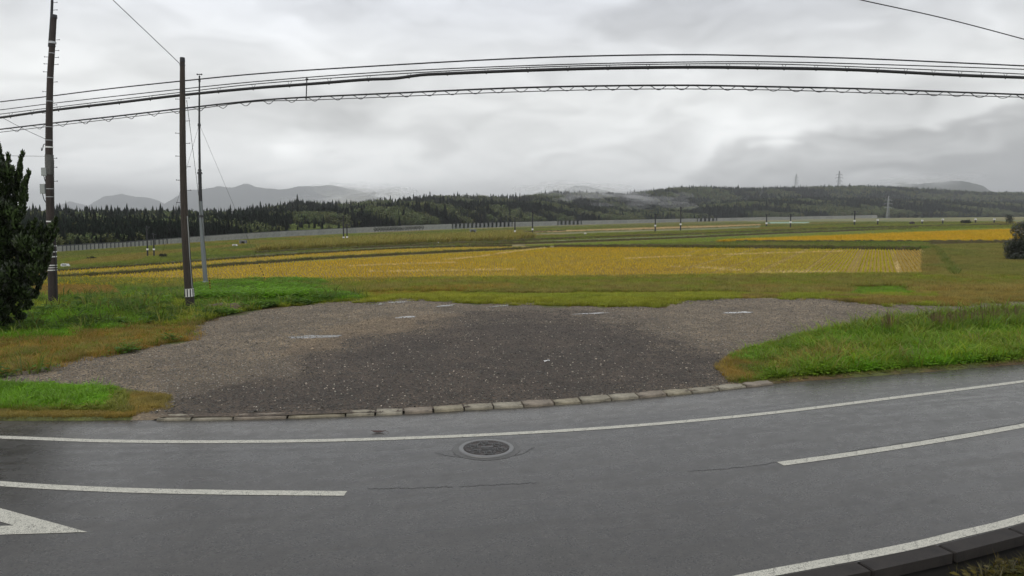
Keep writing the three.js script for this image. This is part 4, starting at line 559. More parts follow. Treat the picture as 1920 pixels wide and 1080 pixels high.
// ------------------------------------------------------------------ manhole, litter, heap
{
  const c = flat(912, 841), R = 0.455, iron = M([0.10, 0.10, 0.098], 0.42, { metalness: 0.55, bumpMap: grainBump, bumpScale: 0.002 }), rust = M([0.07, 0.06, 0.055], 0.6, { metalness: 0.4 }), t = thing('manhole_cover', 'round cast iron manhole cover with raised pattern set in the near lane', 'manhole cover', c);
  const lathe = (pts, n = 48) => new THREE.LatheGeometry(pts.map((p) => new THREE.Vector2(...p)), n);
  mesh('frame_ring', lathe([[R - 0.075, -0.02], [R - 0.075, 0.014], [R - 0.065, 0.02], [R - 0.01, 0.02], [R, 0.012], [R + 0.005, 0.001]]), M([0.17, 0.17, 0.165], 0.4, { metalness: 0.4, bumpMap: grainBump, bumpScale: 0.002 }), t);
  mesh('asphalt_collar', lathe([[R + 0.004, 0.0035], [R + 0.11, 0.0032]]), M([0.068, 0.066, 0.06], 0.4, { bumpMap: grainBump, bumpScale: 0.004 }), t);
  mesh('lid', lathe([[0.0001, 0.006], [R - 0.1, 0.006], [R - 0.092, 0.016], [R - 0.086, 0.016], [R - 0.082, -0.01]]), rust, t);
  const rel = (name, gs) => mesh(name, merge(gs), iron, t), tor = (r, w, x = 0, z = 0, h = 0.012, a = Math.PI * 2) => { const g = new THREE.TorusGeometry(r, w, 5, 26, a); g.rotateX(Math.PI / 2); g.translate(x, h, z); return g; };
  for (let i = 0; i < 6; i++) { const a = i * Math.PI / 3 + 0.3, x = Math.cos(a) * 0.235, z = Math.sin(a) * 0.235; rel('raised_flower', [tor(0.045, 0.01, x, z), tor(0.078, 0.008, x, z), ...[0, 1, 2, 3, 4].map((k) => { const g = new THREE.SphereGeometry(0.02, 8, 5); g.scale(1, 0.5, 1); g.translate(x + Math.cos(k * 1.257 + i) * 0.1, 0.01, z + Math.sin(k * 1.257 + i) * 0.1); return g; })]); }
  const wv = []; for (let i = 0; i < 5; i++) wv.push(tor(0.10 + i * 0.012, 0.006, -0.02, 0.02 * i - 0.04, 0.01, 1.9)); rel('raised_crest', [box(0.2, 0.014, 0.045, 0.01, 0.012, -0.05, 0.006), box(0.14, 0.014, 0.03, -0.02, 0.012, 0.02, 0.005), ...wv]);
  const studs = []; for (let i = 0; i < 40; i++) { const a = i / 40 * 6.283; const g = new THREE.CylinderGeometry(0.009, 0.012, 0.012, 6); g.translate(Math.cos(a) * (R - 0.115), 0.012, Math.sin(a) * (R - 0.115)); studs.push(g); } mesh('rim_studs', merge(studs), iron, t).userData.kind = 'stuff';
  mesh('key_slot', box(0.05, 0.012, 0.03, 0.02, 0.015, R - 0.11), M([0.01, 0.01, 0.01], 0.9), t);
}
{
  const b = flat(709, 811), s = new THREE.Shape(); s.moveTo(-0.13, 0); s.quadraticCurveTo(-0.05, 0.045, 0.06, 0.04); s.quadraticCurveTo(0.11, 0.02, 0.14, 0.005); s.quadraticCurveTo(0.05, -0.04, -0.06, -0.03); s.closePath();
  const g = new THREE.ExtrudeGeometry(s, { depth: 0.004, bevelEnabled: false, curveSegments: 8 }); g.rotateX(-Math.PI / 2); const p = g.attributes.position; for (let i = 0; i < p.count; i++) p.setY(i, p.getY(i) + 0.008 + 1.6 * p.getX(i) ** 2 + 4 * p.getZ(i) ** 2); g.computeVertexNormals();
  const t = thing('fallen_leaf', 'curled dark brown leaf lying on the asphalt beyond the edge line', 'leaf', b); mesh('blade', g, M([0.05, 0.025, 0.02], 0.7, { side: THREE.DoubleSide }), t); mesh('stalk', bar(V3(0.13, 0.035, 0), V3(0.2, 0.006, 0.015), 0.004, 5), M([0.06, 0.035, 0.02], 0.7), t);
  const q = flat(1025, 683); q.y = lotY(q.x, q.z) + 0.025; const pg = new THREE.PlaneGeometry(0.15, 0.06, 6, 3); pg.rotateX(-Math.PI / 2 + 0.12); const pp = pg.attributes.position; for (let i = 0; i < pp.count; i++) pp.setY(i, pp.getY(i) + 0.012 * Math.sin(pp.getX(i) * 40) + 0.02 * vnoise(i, 3)); pg.computeVertexNormals();
  const pm = mesh('paper_scrap', pg, M([0.75, 0.75, 0.74], 0.8, { side: THREE.DoubleSide })); pm.position.copy(q); tag(pm, 'small white paper scrap lying on the dark wet gravel', 'litter');
  const h = flat(428, 583); h.y = 0.03; const hg = new THREE.SphereGeometry(1, 40, 20, 0, Math.PI * 2, 0, Math.PI / 2), hp = hg.attributes.position; for (let i = 0; i < hp.count; i++) { const x = hp.getX(i), y = hp.getY(i), z = hp.getZ(i), n = fbm(x * 3 + 5, z * 3 + y * 2, 4); hp.setXYZ(i, x * 1.05 * (0.75 + 0.5 * n), y * 0.3 * (0.3 + 1.2 * n), z * 0.7 * (0.75 + 0.5 * n)); } hg.computeVertexNormals();
  const ht = thing('soil_heap', 'low heap of brown earth and clods beside the shorter concrete pole', 'heap', h); mesh('mound', hg, M([0.11, 0.085, 0.055], 0.95, { bumpMap: gravelBump, bumpScale: 0.02 }), ht);
  const r = rng(8), cl = []; for (let i = 0; i < 160; i++) { const a = r() * 6.28, u = Math.sqrt(r()), ic = new THREE.IcosahedronGeometry(0.03 + 0.06 * r() * r(), 0); ic.scale(1.2, 0.7, 1); ic.rotateY(r() * 6); ic.translate(Math.cos(a) * u * 1.1, 0.2 * (1 - u * u) + 0.02, Math.sin(a) * u * 0.75); cl.push(ic); } mesh('clods', merge(cl), M([0.16, 0.13, 0.09], 0.95), ht).userData.kind = 'stuff';
}
{ // puddles
  const water = new THREE.MeshPhysicalMaterial({ color: new THREE.Color().setRGB(0.06, 0.055, 0.045), roughness: 0.03, ior: 1.6 });
  const pud = (px, py, w, d, seed, label) => { const c = flat(px, py), pts = []; for (let i = 0; i < 28; i++) { const a = i / 28 * 6.283, k = 0.6 + 0.8 * vnoise(Math.cos(a) * 1.8 + seed, Math.sin(a) * 1.8 + seed); pts.push(new THREE.Vector2(Math.cos(a) * w * k, Math.sin(a) * d * k * 0.78)); } const g = new THREE.ShapeGeometry(new THREE.Shape(pts)); g.rotateX(-Math.PI / 2); const m = mesh('puddle', g, water); let y = 0; for (let i = 0; i < 20; i++) y = Math.max(y, lotY(c.x + Math.cos(i) * w * 0.6, c.z + Math.sin(i) * d * 0.6)); m.position.set(c.x, y + 0.004, c.z); m.rotation.y = seed * 0.07 - 0.1; tag(m, label, 'puddle', null, 'structure'); };
  pud(703, 571, 0.55, 0.45, 3, 'bright puddle at the back of the lot, left of a pair'); pud(742, 568.5, 0.5, 0.3, 7, 'bright puddle at the back of the lot, right of a pair'); pud(592, 634, 0.75, 0.35, 4.4, 'long bright puddle on the left part of the lot'); pud(763, 597, 0.4, 0.25, 9, 'small puddle near the middle back of the lot'); pud(1386, 588, 0.6, 0.26, 5, 'white bright puddle on the right part of the lot'); pud(1110, 590, 0.7, 0.2, 6, 'faint wet sliver right of the middle of the lot'); pud(945, 575, 0.7, 0.2, 11, 'thin wet sliver at the back middle of the lot'); pud(835, 576, 0.5, 0.2, 12, 'thin puddle between the back pair and the middle sliver');
}

// ------------------------------------------------------------------ gravel, grass, weeds
{
  const r = rng(21), geos = [1, 2, 3].map((s) => { const g = new THREE.IcosahedronGeometry(1, 0), p = g.attributes.position; for (let i = 0; i < p.count; i++) { const x = p.getX(i), y = p.getY(i), z = p.getZ(i), k = 0.7 + 0.6 * hash2(Math.round(x * 50) + s * 91, Math.round(y * 50) + Math.round(z * 50) * 7); p.setXYZ(i, x * k * 1.2, y * k * 0.7, z * k); } g.computeVertexNormals(); return g; });
  const sets = [[], [], []], xs = LOT.map((p) => p[0]); let n = 0, tries = 0; void xs;
  while (n < 90000 && tries++ < 900000) {
    const x = (r() * 2 - 1) * 24, z = -(10.5 + r() * 22); if (r() > Math.pow(14 / -z, 0.9)) continue;
    if (z > kerbZ(x) - 0.3 || !inLot(x, z, 1)) continue; const [px, py] = toPx(x, 0, z); if (px < -80 || px > 2000) continue;
    const wet = inPoly(WET, px + 120 * (fbm(x * 0.6 + 31, z * 0.6, 4) - 0.5), py + 36 * (fbm(x * 0.6, z * 0.6 + 77, 4) - 0.5)), tan = !wet && inPoly(TAN, px, py);
    let s = 0.010 + 0.016 * r() * r() + (r() < 0.015 ? 0.02 * r() : 0), v = wet ? 0.03 + 0.11 * r() * r() : 0.06 + 0.24 * r() * r(); if (r() < (wet ? 0.025 : 0.02)) v = 0.26 + 0.2 * r();
    const w = tan ? 1.3 : 1.14 + 0.14 * (r() - 0.5); sets[(r() * 3) | 0].push([x, lotY(x, z) + s * 0.2, z, s, r() * 6.28, r() * 0.8, v * w, v, v * (tan ? 0.68 : 0.8)]); n++;
  }
  const gm = M([1, 1, 1], 0.55); gm.flatShading = false;
  mass('gravel', 'loose wet stones scattered over the open lot', 'gravel', sets.map((s, i) => ['stone', geos[i], gm, s]));
}
const kerbPy = polyline(KERB);
const GREEN = [0.205, 0.31, 0.028], BRIGHT = [0.20, 0.41, 0.022], DEEP = [0.12, 0.22, 0.03], ORANGE = [0.46, 0.28, 0.05], OLIVE = [0.32, 0.28, 0.075], YELLOW = [0.40, 0.40, 0.04], PURPLE = [0.24, 0.18, 0.12], STRAW = [0.34, 0.24, 0.07];
const mixc = (a, b, t) => a.map((v, i) => lerp(v, b[i], clamp(t, 0, 1)));
const tuftS = [1, 2, 3].map((s) => bladeGeo(s, 14, 1, 0.6, 0.06, 0.55)), tuftL = [4, 5].map((s) => bladeGeo(s, 11, 1, 0.4, 0.04, 0.75)), weedG = [7, 8].map((s) => weedGeo(s, 16, 0.9, 0.6, 0.36));
// grow(polygon in survey pixels, count, maker): maker(x, z, px, py, rnd) -> { h, c, kind } or null
function grow(name, label, cat, poly, count, seed, maker, pow = 1.2) {
  const r = rng(seed), xs = poly.map((p) => p[0]), ys = poly.map((p) => p[1]), x0 = Math.min(...xs), x1 = Math.max(...xs), y0 = Math.min(...ys), y1 = Math.max(...ys), sets = Array.from({ length: 7 }, () => []), Dmax = Math.min(600, -ground((x0 + x1) / 2, y0 + 0.5).z);
  let n = 0, tries = 0;
  while (n < count && tries++ < count * 14) {
    const px = lerp(x0, x1, r()), py = lerp(y0, y1, r()); if (!inPoly(poly, px, py)) continue; const p = ground(px, py); if (r() > Math.pow(-p.z / Dmax, pow) + 0.03) continue;
    const m = maker(p.x, p.z, px, py, r); if (!m) continue; const v = (0.75 + 0.5 * r()) * lerp(0.62, 1.3, fbm(p.x * 1.9 + 40, p.z * 1.9, 3)), k = m.kind === 'weed' ? 5 + (r() * 2 | 0) : m.kind === 'long' ? 3 + (r() * 2 | 0) : (r() * 3 | 0), y = -p.z < D1 && -p.z > 11 ? lotY(p.x, p.z) : T(p.x, p.z);
    sets[k].push([p.x, (m.y ?? y) - 0.02, p.z, m.h * (0.7 + 0.6 * r()), r() * 6.28, 0.22 * r(), m.c[0] * v, m.c[1] * v, m.c[2] * v, m.sy ?? 1]); n++;
  }
  return mass(name, label, cat, sets.map((s, i) => [i < 5 ? 'grass_tuft' : 'weed', i < 3 ? tuftS[i] : i < 5 ? tuftL[i - 3] : weedG[i - 5], plantMat, s]));
}
const soft = rng(77), notLot = (x, z) => z < kerbZ(x) - 0.06 - 0.2 * soft() && !inLot(x + 3.2 * (soft() - 0.5) * soft() * soft(), z + 2.4 * (soft() - 0.5) * soft() * soft(), 1);
// left verge
grow('verge_grass', 'uneven green and rusty grass on the left, round the two poles', 'grass', [[-120, 520], [380, 524], [520, 528], [640, 546], [690, 562], [600, 572], [520, 577], [450, 588], [392, 602], [372, 622], [400, 640], [330, 644], [240, 666], [120, 694], [40, 710], [-120, 720]], 46000, 31, (x, z, px, py, r) => {
  if (!notLot(x, z)) return null; const n = fbm(x * 0.5, z * 0.5, 4), m = fbm(x * 1.8, z * 1.8 + 9, 3); let c = mixc(GREEN, BRIGHT, (n - 0.35) * 3), h = 0.17 + 0.14 * m, kind = r() < 0.35 ? 'weed' : '';
  const o = inPoly([[-120, 645], [60, 640], [130, 630], [250, 618], [385, 606], [400, 640], [330, 648], [240, 668], [120, 696], [40, 715], [-120, 725]], px + 60 * (n - 0.5), py + 36 * (m - 0.5)); if (o) { c = mixc(ORANGE, OLIVE, (m - 0.3) * 2); h = 0.12 + 0.06 * m; kind = r() < 0.1 ? 'weed' : ''; if (r() < 0.18) c = GREEN; }
  else if (inPoly([[60, 536], [110, 534], [215, 536], [225, 552], [100, 562], [70, 556]], px + 30 * (n - 0.5), py)) { c = mixc(ORANGE, STRAW, m); h = 0.2; kind = ''; }
  else if (py < 536 + 8 * m) { c = mixc(OLIVE, GREEN, n); h = 0.3; } else if (m > 0.56) { c = DEEP; kind = 'weed'; h *= 1.25; }
  else if (n < 0.42) c = mixc(c, YELLOW, 0.5);
  if (r() < 0.025) { kind = 'long'; h *= 2.1; c = mixc(c, STRAW, 0.5 * r()); }
  return { h, c, kind };
});
grow('weeds', 'tall leafy green weeds on the mound between the mast and the lot', 'weeds', [[362, 535], [420, 528], [520, 524], [600, 527], [650, 545], [690, 560], [600, 570], [520, 575], [440, 586], [372, 592], [360, 560]], 15000, 32, (x, z, px, py, r) => { const n = fbm(x * 0.7, z * 0.7, 4); const k = 1 - sstep(560, 690, px); return { h: (0.26 + 0.32 * n) * (0.5 + 0.6 * k) * (py > 568 ? 0.6 : 1), c: mixc(DEEP, BRIGHT, (n - 0.3) * 2.2), kind: r() < 0.62 ? 'weed' : 'long' }; });
grow('verge_grass', 'bright green grass patch in the lower left corner by the road', 'grass', [[-120, 722], [60, 728], [205, 730], [240, 738], [320, 743], [326, 770], [240, 786], [-120, 790]], 24000, 33, (x, z, px, py, r) => {
  if (!notLot(x, z)) return null; const n = fbm(x * 1.2, z * 1.2, 4), edge = py + 14 * (n - 0.5) > 774 || px + 60 * (n - 0.5) > 225; if (edge && r() < 0.45) return null; const b = inPoly([[60, 724], [180, 722], [215, 742], [200, 768], [60, 772], [-120, 768], [-120, 724]], px, py);
  return edge ? { h: 0.07, c: mixc(ORANGE, OLIVE, n + 0.2), kind: '' } : { h: 0.08 + 0.09 * n * n + (r() < 0.04 ? 0.1 : 0), c: b ? mixc(BRIGHT, [0.21, 0.39, 0.03], (n - 0.4) * 3 - (r() < 0.4 ? 0.9 : 0)) : mixc(OLIVE, GREEN, n * 1.3), kind: r() < 0.25 ? 'weed' : '' }; }, 0.6);
// right verge
const RV = [[1340, 690], [1375, 666], [1440, 648], [1500, 636], [1650, 613], [1750, 600], [1920, 586], [2120, 572], [2120, 670], [1920, 685], [1700, 703], [1450, 722], [1372, 722]];
grow('verge_grass', 'thick green grass and weeds between the road and the lot at right', 'grass', RV, 52000, 34, (x, z, px, py, r) => {
  if (z > kerbZ(x) - 0.1 - 0.25 * r()) return null; const n = fbm(x * 0.8, z * 0.8, 4), m = fbm(x * 2.2, z * 2.2, 3), e = sstep(1345, 1540, px + 120 * (n - 0.5) + 40 * (m - 0.5)), edge = py > kerbPy(px) - 9; let c = mixc(GREEN, BRIGHT, (n - 0.3) * 2.4), h = (0.14 + 0.16 * m) * lerp(0.5, 1.1, e), kind = r() < 0.42 ? 'weed' : r() < 0.4 ? 'long' : '';
  if (r() > e * 1.2) { c = mixc(ORANGE, OLIVE, m); kind = ''; h = 0.1; if (r() > e + 0.4) return null; }
  if (px > 1590 && py < 640 - (px - 1590) * 0.05 + 20 * (n - 0.5)) { c = mixc(c, DEEP, 0.6); h *= 1.3; kind = 'long'; } if (edge) { h = 0.07; c = mixc(OLIVE, GREEN, m); if (r() < 0.4) return null; } if (inPoly([[1560, 690], [1450, 705], [1440, 680], [1500, 670], [1600, 668], [1640, 680]], px, py) && r() < 0.5) c = mixc(OLIVE, ORANGE, 0.35);
  if (r() < 0.03 && !edge) { kind = 'long'; h *= 2; c = mixc(c, r() < 0.5 ? STRAW : YELLOW, 0.6 * r()); } if (r() < 0.012) c = mixc(c, STRAW, 0.7);
  return { h, c, kind }; }, 0.8);
{ // plume grass along the back of the right verge
  const r = rng(35), L = [], P = []; const plume = (() => { const q = rng(3), pos = [], nor = [], idx = []; for (let i = 0; i < 26; i++) { const y = 0.62 + 0.38 * i / 26, w = 0.024 * Math.sin(Math.PI * (0.15 + 0.85 * i / 26)) + 0.01, a = q() * 6.28, o = pos.length / 3, dx = Math.cos(a), dz = Math.sin(a); pos.push(0, y, 0, dx * w - dz * 0.008, y + 0.02, dz * w + dx * 0.008, dx * w * 1.2, y + 0.05, dz * w * 1.2); for (let j = 0; j < 3; j++) nor.push(dx, 0.6, dz); idx.push(o, o + 1, o + 2); } for (const s of [0, 2.1, 4.2]) { const o = pos.length / 3, dx = Math.cos(s) * 0.008, dz = Math.sin(s) * 0.008; pos.push(-dx, 0, -dz, dx, 0, dz, 0, 1, 0); for (let j = 0; j < 3; j++) nor.push(0, 0.5, 1); idx.push(o, o + 1, o + 2); } return bg(pos, nor, null, idx); })();
  const put = (px, py, h) => { const p = flat(px, py), v = 0.8 + 0.4 * r(); p.y = lotY(p.x, p.z); P.push([p.x, p.y, p.z, h * (0.8 + 0.4 * r()), r() * 6.28, 0.3 * r(), PURPLE[0] * v * 1.2, PURPLE[1] * v * 1.1, PURPLE[2] * v]); if (r() < 0.7) L.push([p.x, p.y, p.z, h * 0.8, r() * 6.28, 0.25 * r(), DEEP[0] * v * 1.4, DEEP[1] * v * 1.4, DEEP[2] * v]); };
  for (let i = 0; i < 330; i++) { const px = 1745 + 260 * r(); put(px, 622 - (px - 1745) * 0.11 + 14 * r(), 0.62); } for (let i = 0; i < 26; i++) put(1652 + 28 * r(), 636 + 5 * r(), 0.75); for (let i = 0; i < 34; i++) put(1742 + 30 * r(), 624 + 5 * r(), 0.6);
  mass('plume_grass', 'purple seed plumes standing along the back of the right verge', 'plume grass', [['plume', plume, leafMat({ roughness: 0.95 }), P], ['leaf_tuft', tuftL[0], plantMat, L]]);
}
// strip behind the lot, and the slope down to the fields
grow('field_edge_grass', 'olive and yellow green grass strip between the lot and the stubble', 'grass', [[620, 524], [960, 521], [1440, 516], [1733, 514], [2100, 510], [2100, 580], [1920, 572], [1800, 577], [1650, 577], [1520, 567], [1440, 562], [1340, 566], [1290, 573], [1230, 580], [1130, 577], [960, 574], [860, 571], [760, 566], [600, 574], [520, 578], [520, 524]], 110000, 36, (x, z, px, py, r) => {
  if (!notLot(x, z)) return null; const n = fbm(x * 0.35, z * 0.35, 4), m = fbm(x * 1.4, z * 1.4, 3), q = py + 10 * (n - 0.5); let c, h, kind = r() < 0.15 ? 'weed' : '';
  if (q < 549) { c = mixc(OLIVE, mixc(GREEN, YELLOW, 0.3), (n - 0.3) * 1.8 + 0.15); h = 0.24 + 0.16 * m; kind = r() < 0.6 ? 'long' : ''; if (r() < 0.18) c = mixc(ORANGE, OLIVE, 0.4); } else { c = mixc(mixc(GREEN, YELLOW, 0.45), YELLOW, (n - 0.25) * 2); h = 0.12 + 0.08 * m; }
  if (px > 1390 && q > 540 && (n > 0.5 || px > 1760) && !inPoly([[1590, 535], [1700, 535], [1720, 552], [1600, 556]], px, py)) { c = mixc(mixc(ORANGE, STRAW, 0.3), OLIVE, m * 1.3 - 0.1); h *= 1.1; kind = ''; } if (inPoly([[800, 540], [960, 535], [960, 545], [700, 556], [690, 548]], px, q) && r() < 0.4) c = ORANGE; if (inPoly([[1590, 538], [1700, 538], [1720, 551], [1600, 554]], px + 50 * (m - 0.5), py + 8 * (n - 0.5))) { c = mixc(GREEN, BRIGHT, m); h = 0.15; }
  return { h, c, kind }; }, 0.9);
grow('weed_bank', 'wide bank of brownish green weeds at the right end of the stubble field', 'weeds', [[1731, 462], [1790, 459], [1890, 457], [2060, 460], [2100, 520], [1733, 520]], 70000, 37, (x, z, px, py, r) => { const n = fbm(x * 0.15, z * 0.15, 4), d = Math.abs(px - (1758 + (py - 468) * 0.75)) < 3.5; if (d) return null; return { h: (0.24 + 0.2 * n) * (px < 1775 ? 1.15 : 1), c: mixc(px < 1760 ? mixc(OLIVE, STRAW, 0.35) : OLIVE, mixc(DEEP, OLIVE, 0.35), (n - 0.42) * 1.6), kind: r() < 0.5 ? 'long' : '' }; }, 1.3);
// weeds on bunds and in the middle distance
grow('meadow_weeds', 'rough olive weeds and reeds on the plain around the railway poles', 'weeds', [[-100, 520], [-100, 478], [110, 474], [330, 458], [480, 448.5], [640, 440], [800, 433], [960, 427], [1300, 416], [1600, 411.5], [2050, 419], [2050, 424], [1600, 433], [1240, 444], [1000, 452], [860, 462], [640, 469], [480, 479], [105, 506]], 120000, 38, (x, z, px, py, r) => {
  if (inPoly(PALE, px, py) || inPoly(PALE, px, py - 2.5) || inPoly(PALE, px, py - 4.5) || inPoly(G3, px, py) || inPoly(G2, px, py) || py < 416 && px > 1400) return null; const D = -z, n = 0.5 * fbm(x * 0.03, z * 0.05, 4) + 0.5 * vnoise(D / viaD(px) * 13, px * 0.004 + 3), m = fbm(x * 0.1, z * 0.15 + 8, 3); const reed = inPoly([[480, 474], [560, 463], [640, 455], [800, 449], [960, 443], [1000, 447], [960, 453], [800, 459], [640, 466.5]], px, py);
  const s = Math.min(2.2, D / 160); return { h: (reed ? 1.7 : 0.26 + 0.32 * m) * (0.5 + 0.5 * s), c: reed ? mixc(OLIVE, r() < 0.5 ? ORANGE : GREEN, 0.4 * r()) : n < 0.42 ? mixc(OLIVE, ORANGE, 0.3 * m) : n > 0.56 ? mixc(DEEP, OLIVE, m) : mixc(OLIVE, GREEN, 0.6), kind: r() < 0.5 ? 'long' : '' }; }, 0.7);
grow('green_field_grass', 'even green grass of the long field behind the orange-gold paddy', 'grass', G1, 20000, 39, (x, z, px, py, r) => ({ h: 0.4, c: mixc([0.27, 0.36, 0.045], YELLOW, fbm(x * 0.05, z * 0.05, 3) - 0.2), kind: '', sy: 0.7 }), 1);
grow('straw_crop', 'pale dry straw covering the far strip before the railway wall', 'straw', PALE, 7000, 45, (x, z, px, py, r) => ({ h: 0.75, c: mixc([0.78, 0.60, 0.34], [0.66, 0.48, 0.24], r()), kind: '', sy: 0.9 }), 1);
grow('rice_crop', 'standing ripe rice of the orange-gold paddy', 'rice', F3, 22000, 40, (x, z, px, py, r) => ({ h: 0.85, c: mixc([0.70, 0.42, 0.02], [0.65, 0.46, 0.025], fbm(x * 0.06, z * 0.06, 3)), kind: '', sy: 0.8 }), 1);
grow('bund_weeds', 'brown weeds along the field margin between the two golden fields at right', 'weeds', [[1040, 463.5], [1240, 459.5], [1400, 456], [1740, 456.8], [1740, 470], [1600, 467.5], [1440, 466], [1240, 464.5]], 14000, 41, (x, z, px, py, r) => { const n = fbm(x * 0.1, z * 0.1, 3); return { h: 0.45 + 0.3 * n, c: mixc(OLIVE, DEEP, n * 1.1), kind: r() < 0.4 ? 'long' : '' }; }, 1);
{ const r = rng(42), sets = [[], [], []]; bundLines.forEach((l, b) => { for (let i = 0; i < l.length - 1; i++) { const L = l[i].distanceTo(l[i + 1]), n = Math.min(14, Math.ceil(L * 6)); for (let k = 0; k < n; k++) { const p = l[i].clone().lerp(l[i + 1], r()), v = 0.6 + 0.6 * r(), c = mixc(OLIVE, DEEP, r()), w = BUNDS[b][1] * 0.55; sets[(r() * 3) | 0].push([p.x + (r() - 0.5) * w, T(p.x, p.z) + BUNDS[b][2] * 0.5, p.z + (r() - 0.5) * w, 0.35 + 0.25 * r(), r() * 6.28, 0.3 * r(), c[0] * v, c[1] * v, c[2] * v]); } } }); mass('bund_grass', 'dark grass growing along the earth bunds', 'grass', sets.map((s, i) => ['grass_tuft', tuftS[i], plantMat, s])); }
// stubble in rows over the harvested paddies
{
  const r = rng(43), stub = [1, 2].map((s) => bladeGeo(50 + s, 7, 1, 0.3, 0.1, 0.35)), straw = bladeGeo(60, 9, 1, 0.9, 0.06, 0.3), sets = [[], []], sw = [], a = ground(1733, 512), b = ground(1700, 470), u = V3(b.x - a.x, 0, b.z - a.z).normalize(), v = V3(-u.z, 0, u.x);
  const swath = [[[840, 489], [900, 483], [960, 474], [1030, 465.5]], [[640, 502], [760, 497], [850, 495]], [[700, 512], [860, 510], [960, 508]], [[1180, 487], [1240, 484], [1360, 480], [1440, 477], [1600, 473]], [[1265, 503], [1330, 506], [1380, 510]], [[1440, 514], [1560, 513]]].map((l) => l.map((p) => ground(...p))), near = (x, z) => { let m = 9; for (const l of swath) for (let i = 1; i < l.length; i++) { const p = l[i - 1], q = l[i], dx = q.x - p.x, dz = q.z - p.z, t = clamp(((x - p.x) * dx + (z - p.z) * dz) / (dx * dx + dz * dz), 0, 1); m = Math.min(m, Math.hypot(x - p.x - dx * t, z - p.z - dz * t)); } return m; };
  for (const [poly, rowGap, step] of [[F1, 0.4, 0.6], [F2, 0.5, 0.7]]) {
    const w = poly.map((p) => ground(...p)), P = w.map((p) => [(p.x - a.x) * v.x + (p.z - a.z) * v.z, (p.x - a.x) * u.x + (p.z - a.z) * u.z]), x0 = Math.min(...P.map((p) => p[0])), x1 = Math.max(...P.map((p) => p[0])), y0 = Math.min(...P.map((p) => p[1])), y1 = Math.max(...P.map((p) => p[1]));
    for (let s = x0; s < x1; s += rowGap) for (let t = y0; t < y1; t += step * (0.8 + 0.4 * r())) {
      const ss = s + 0.07 * (r() - 0.5); if (!inPoly(P, ss + 1.8 * (r() - 0.5), t + 2.4 * (r() - 0.5))) continue; const x = a.x + v.x * ss + u.x * t, z = a.z + v.z * ss + u.z * t, [px, py] = toPx(x, T(x, z), z); if (px < -80 || px > 2000) continue;
      const n = fbm(x * 0.06, z * 0.06, 4), m = fbm(x * 0.4, z * 0.4 + 5, 3), d = near(x, z), right = sstep(1150, 1500, px) * (1 - sstep(1668, 1690, px)), end = sstep(1680, 1695, px), wheel = Math.abs(((s / 4.2) % 1 + 1) % 1 - 0.5) < 0.075;
      let c = mixc([0.82, 0.56, 0.015], [0.76, 0.58, 0.02], (n - 0.35) * 3); c = mixc(c, [0.62, 0.60, 0.03], right * (0.45 + 0.5 * n)); if (end) c = mixc(c, [0.62, 0.43, 0.15], 0.7); if (wheel && right > 0.3) c = mixc(c, [0.85, 0.68, 0.22], 0.65); if (m < 0.36) c = mixc(c, [0.55, 0.36, 0.03], 0.5);
      const k = 0.75 + 0.5 * r(); sets[(r() * 2) | 0].push([x, T(x, z) + 0.04, z, (0.22 + 0.1 * r()) * (wheel && right > 0.3 ? 0.75 : 1), r() * 6.28, 0.2 * r(), c[0] * k, c[1] * k, c[2] * k]);
      if ((d < 0.45 + 0.4 * m && m > 0.33) || (end && wheel && r() < 0.8)) { const q = 0.8 + 0.4 * r(); sw.push([x, T(x, z) + 0.14, z, 0.45, r() * 6.28, 0.5 * r(), 1.0 * q, 0.8 * q, 0.4 * q, 0.5]); }
    } }
  mass('rice_stubble', 'golden rice stubble standing in rows over the harvested paddies', 'stubble', [['stubble', stub[0], plantMat, sets[0]], ['stubble', stub[1], plantMat, sets[1]], ['straw', straw, plantMat, sw]]);
}
{ // weeds on the near bank of the ditch
  const r = rng(44), A = [], B = [], Wd = []; for (let i = 0; i < 260; i++) { const px = 1790 + 260 * r(), py = 1040 + 60 * r(), ry = ray(px, py), t = (EYE + 0.16) / -ry.y, p = V3(ry.x * t, -0.16, ry.z * t); if (p.z < nearZ(p.x) + 0.5) continue; const c = mixc(mixc(OLIVE, ORANGE, r() * 0.7), DEEP, r() * 0.6), v = 0.2 + 0.25 * r(), e = [p.x, p.y, p.z, 0.12 + 0.12 * r(), r() * 6.28, 0.4 * r(), c[0] * v, c[1] * v, c[2] * v]; (r() < 0.4 ? A : r() < 0.6 ? B : Wd).push(e); }
  mass('ditch_weeds', 'dark ragged weeds in the ditch at the bottom right corner', 'weeds', [['grass_tuft', tuftL[0], plantMat, A], ['grass_tuft', tuftS[1], plantMat, B], ['weed', weedG[0], plantMat, Wd]]);
}
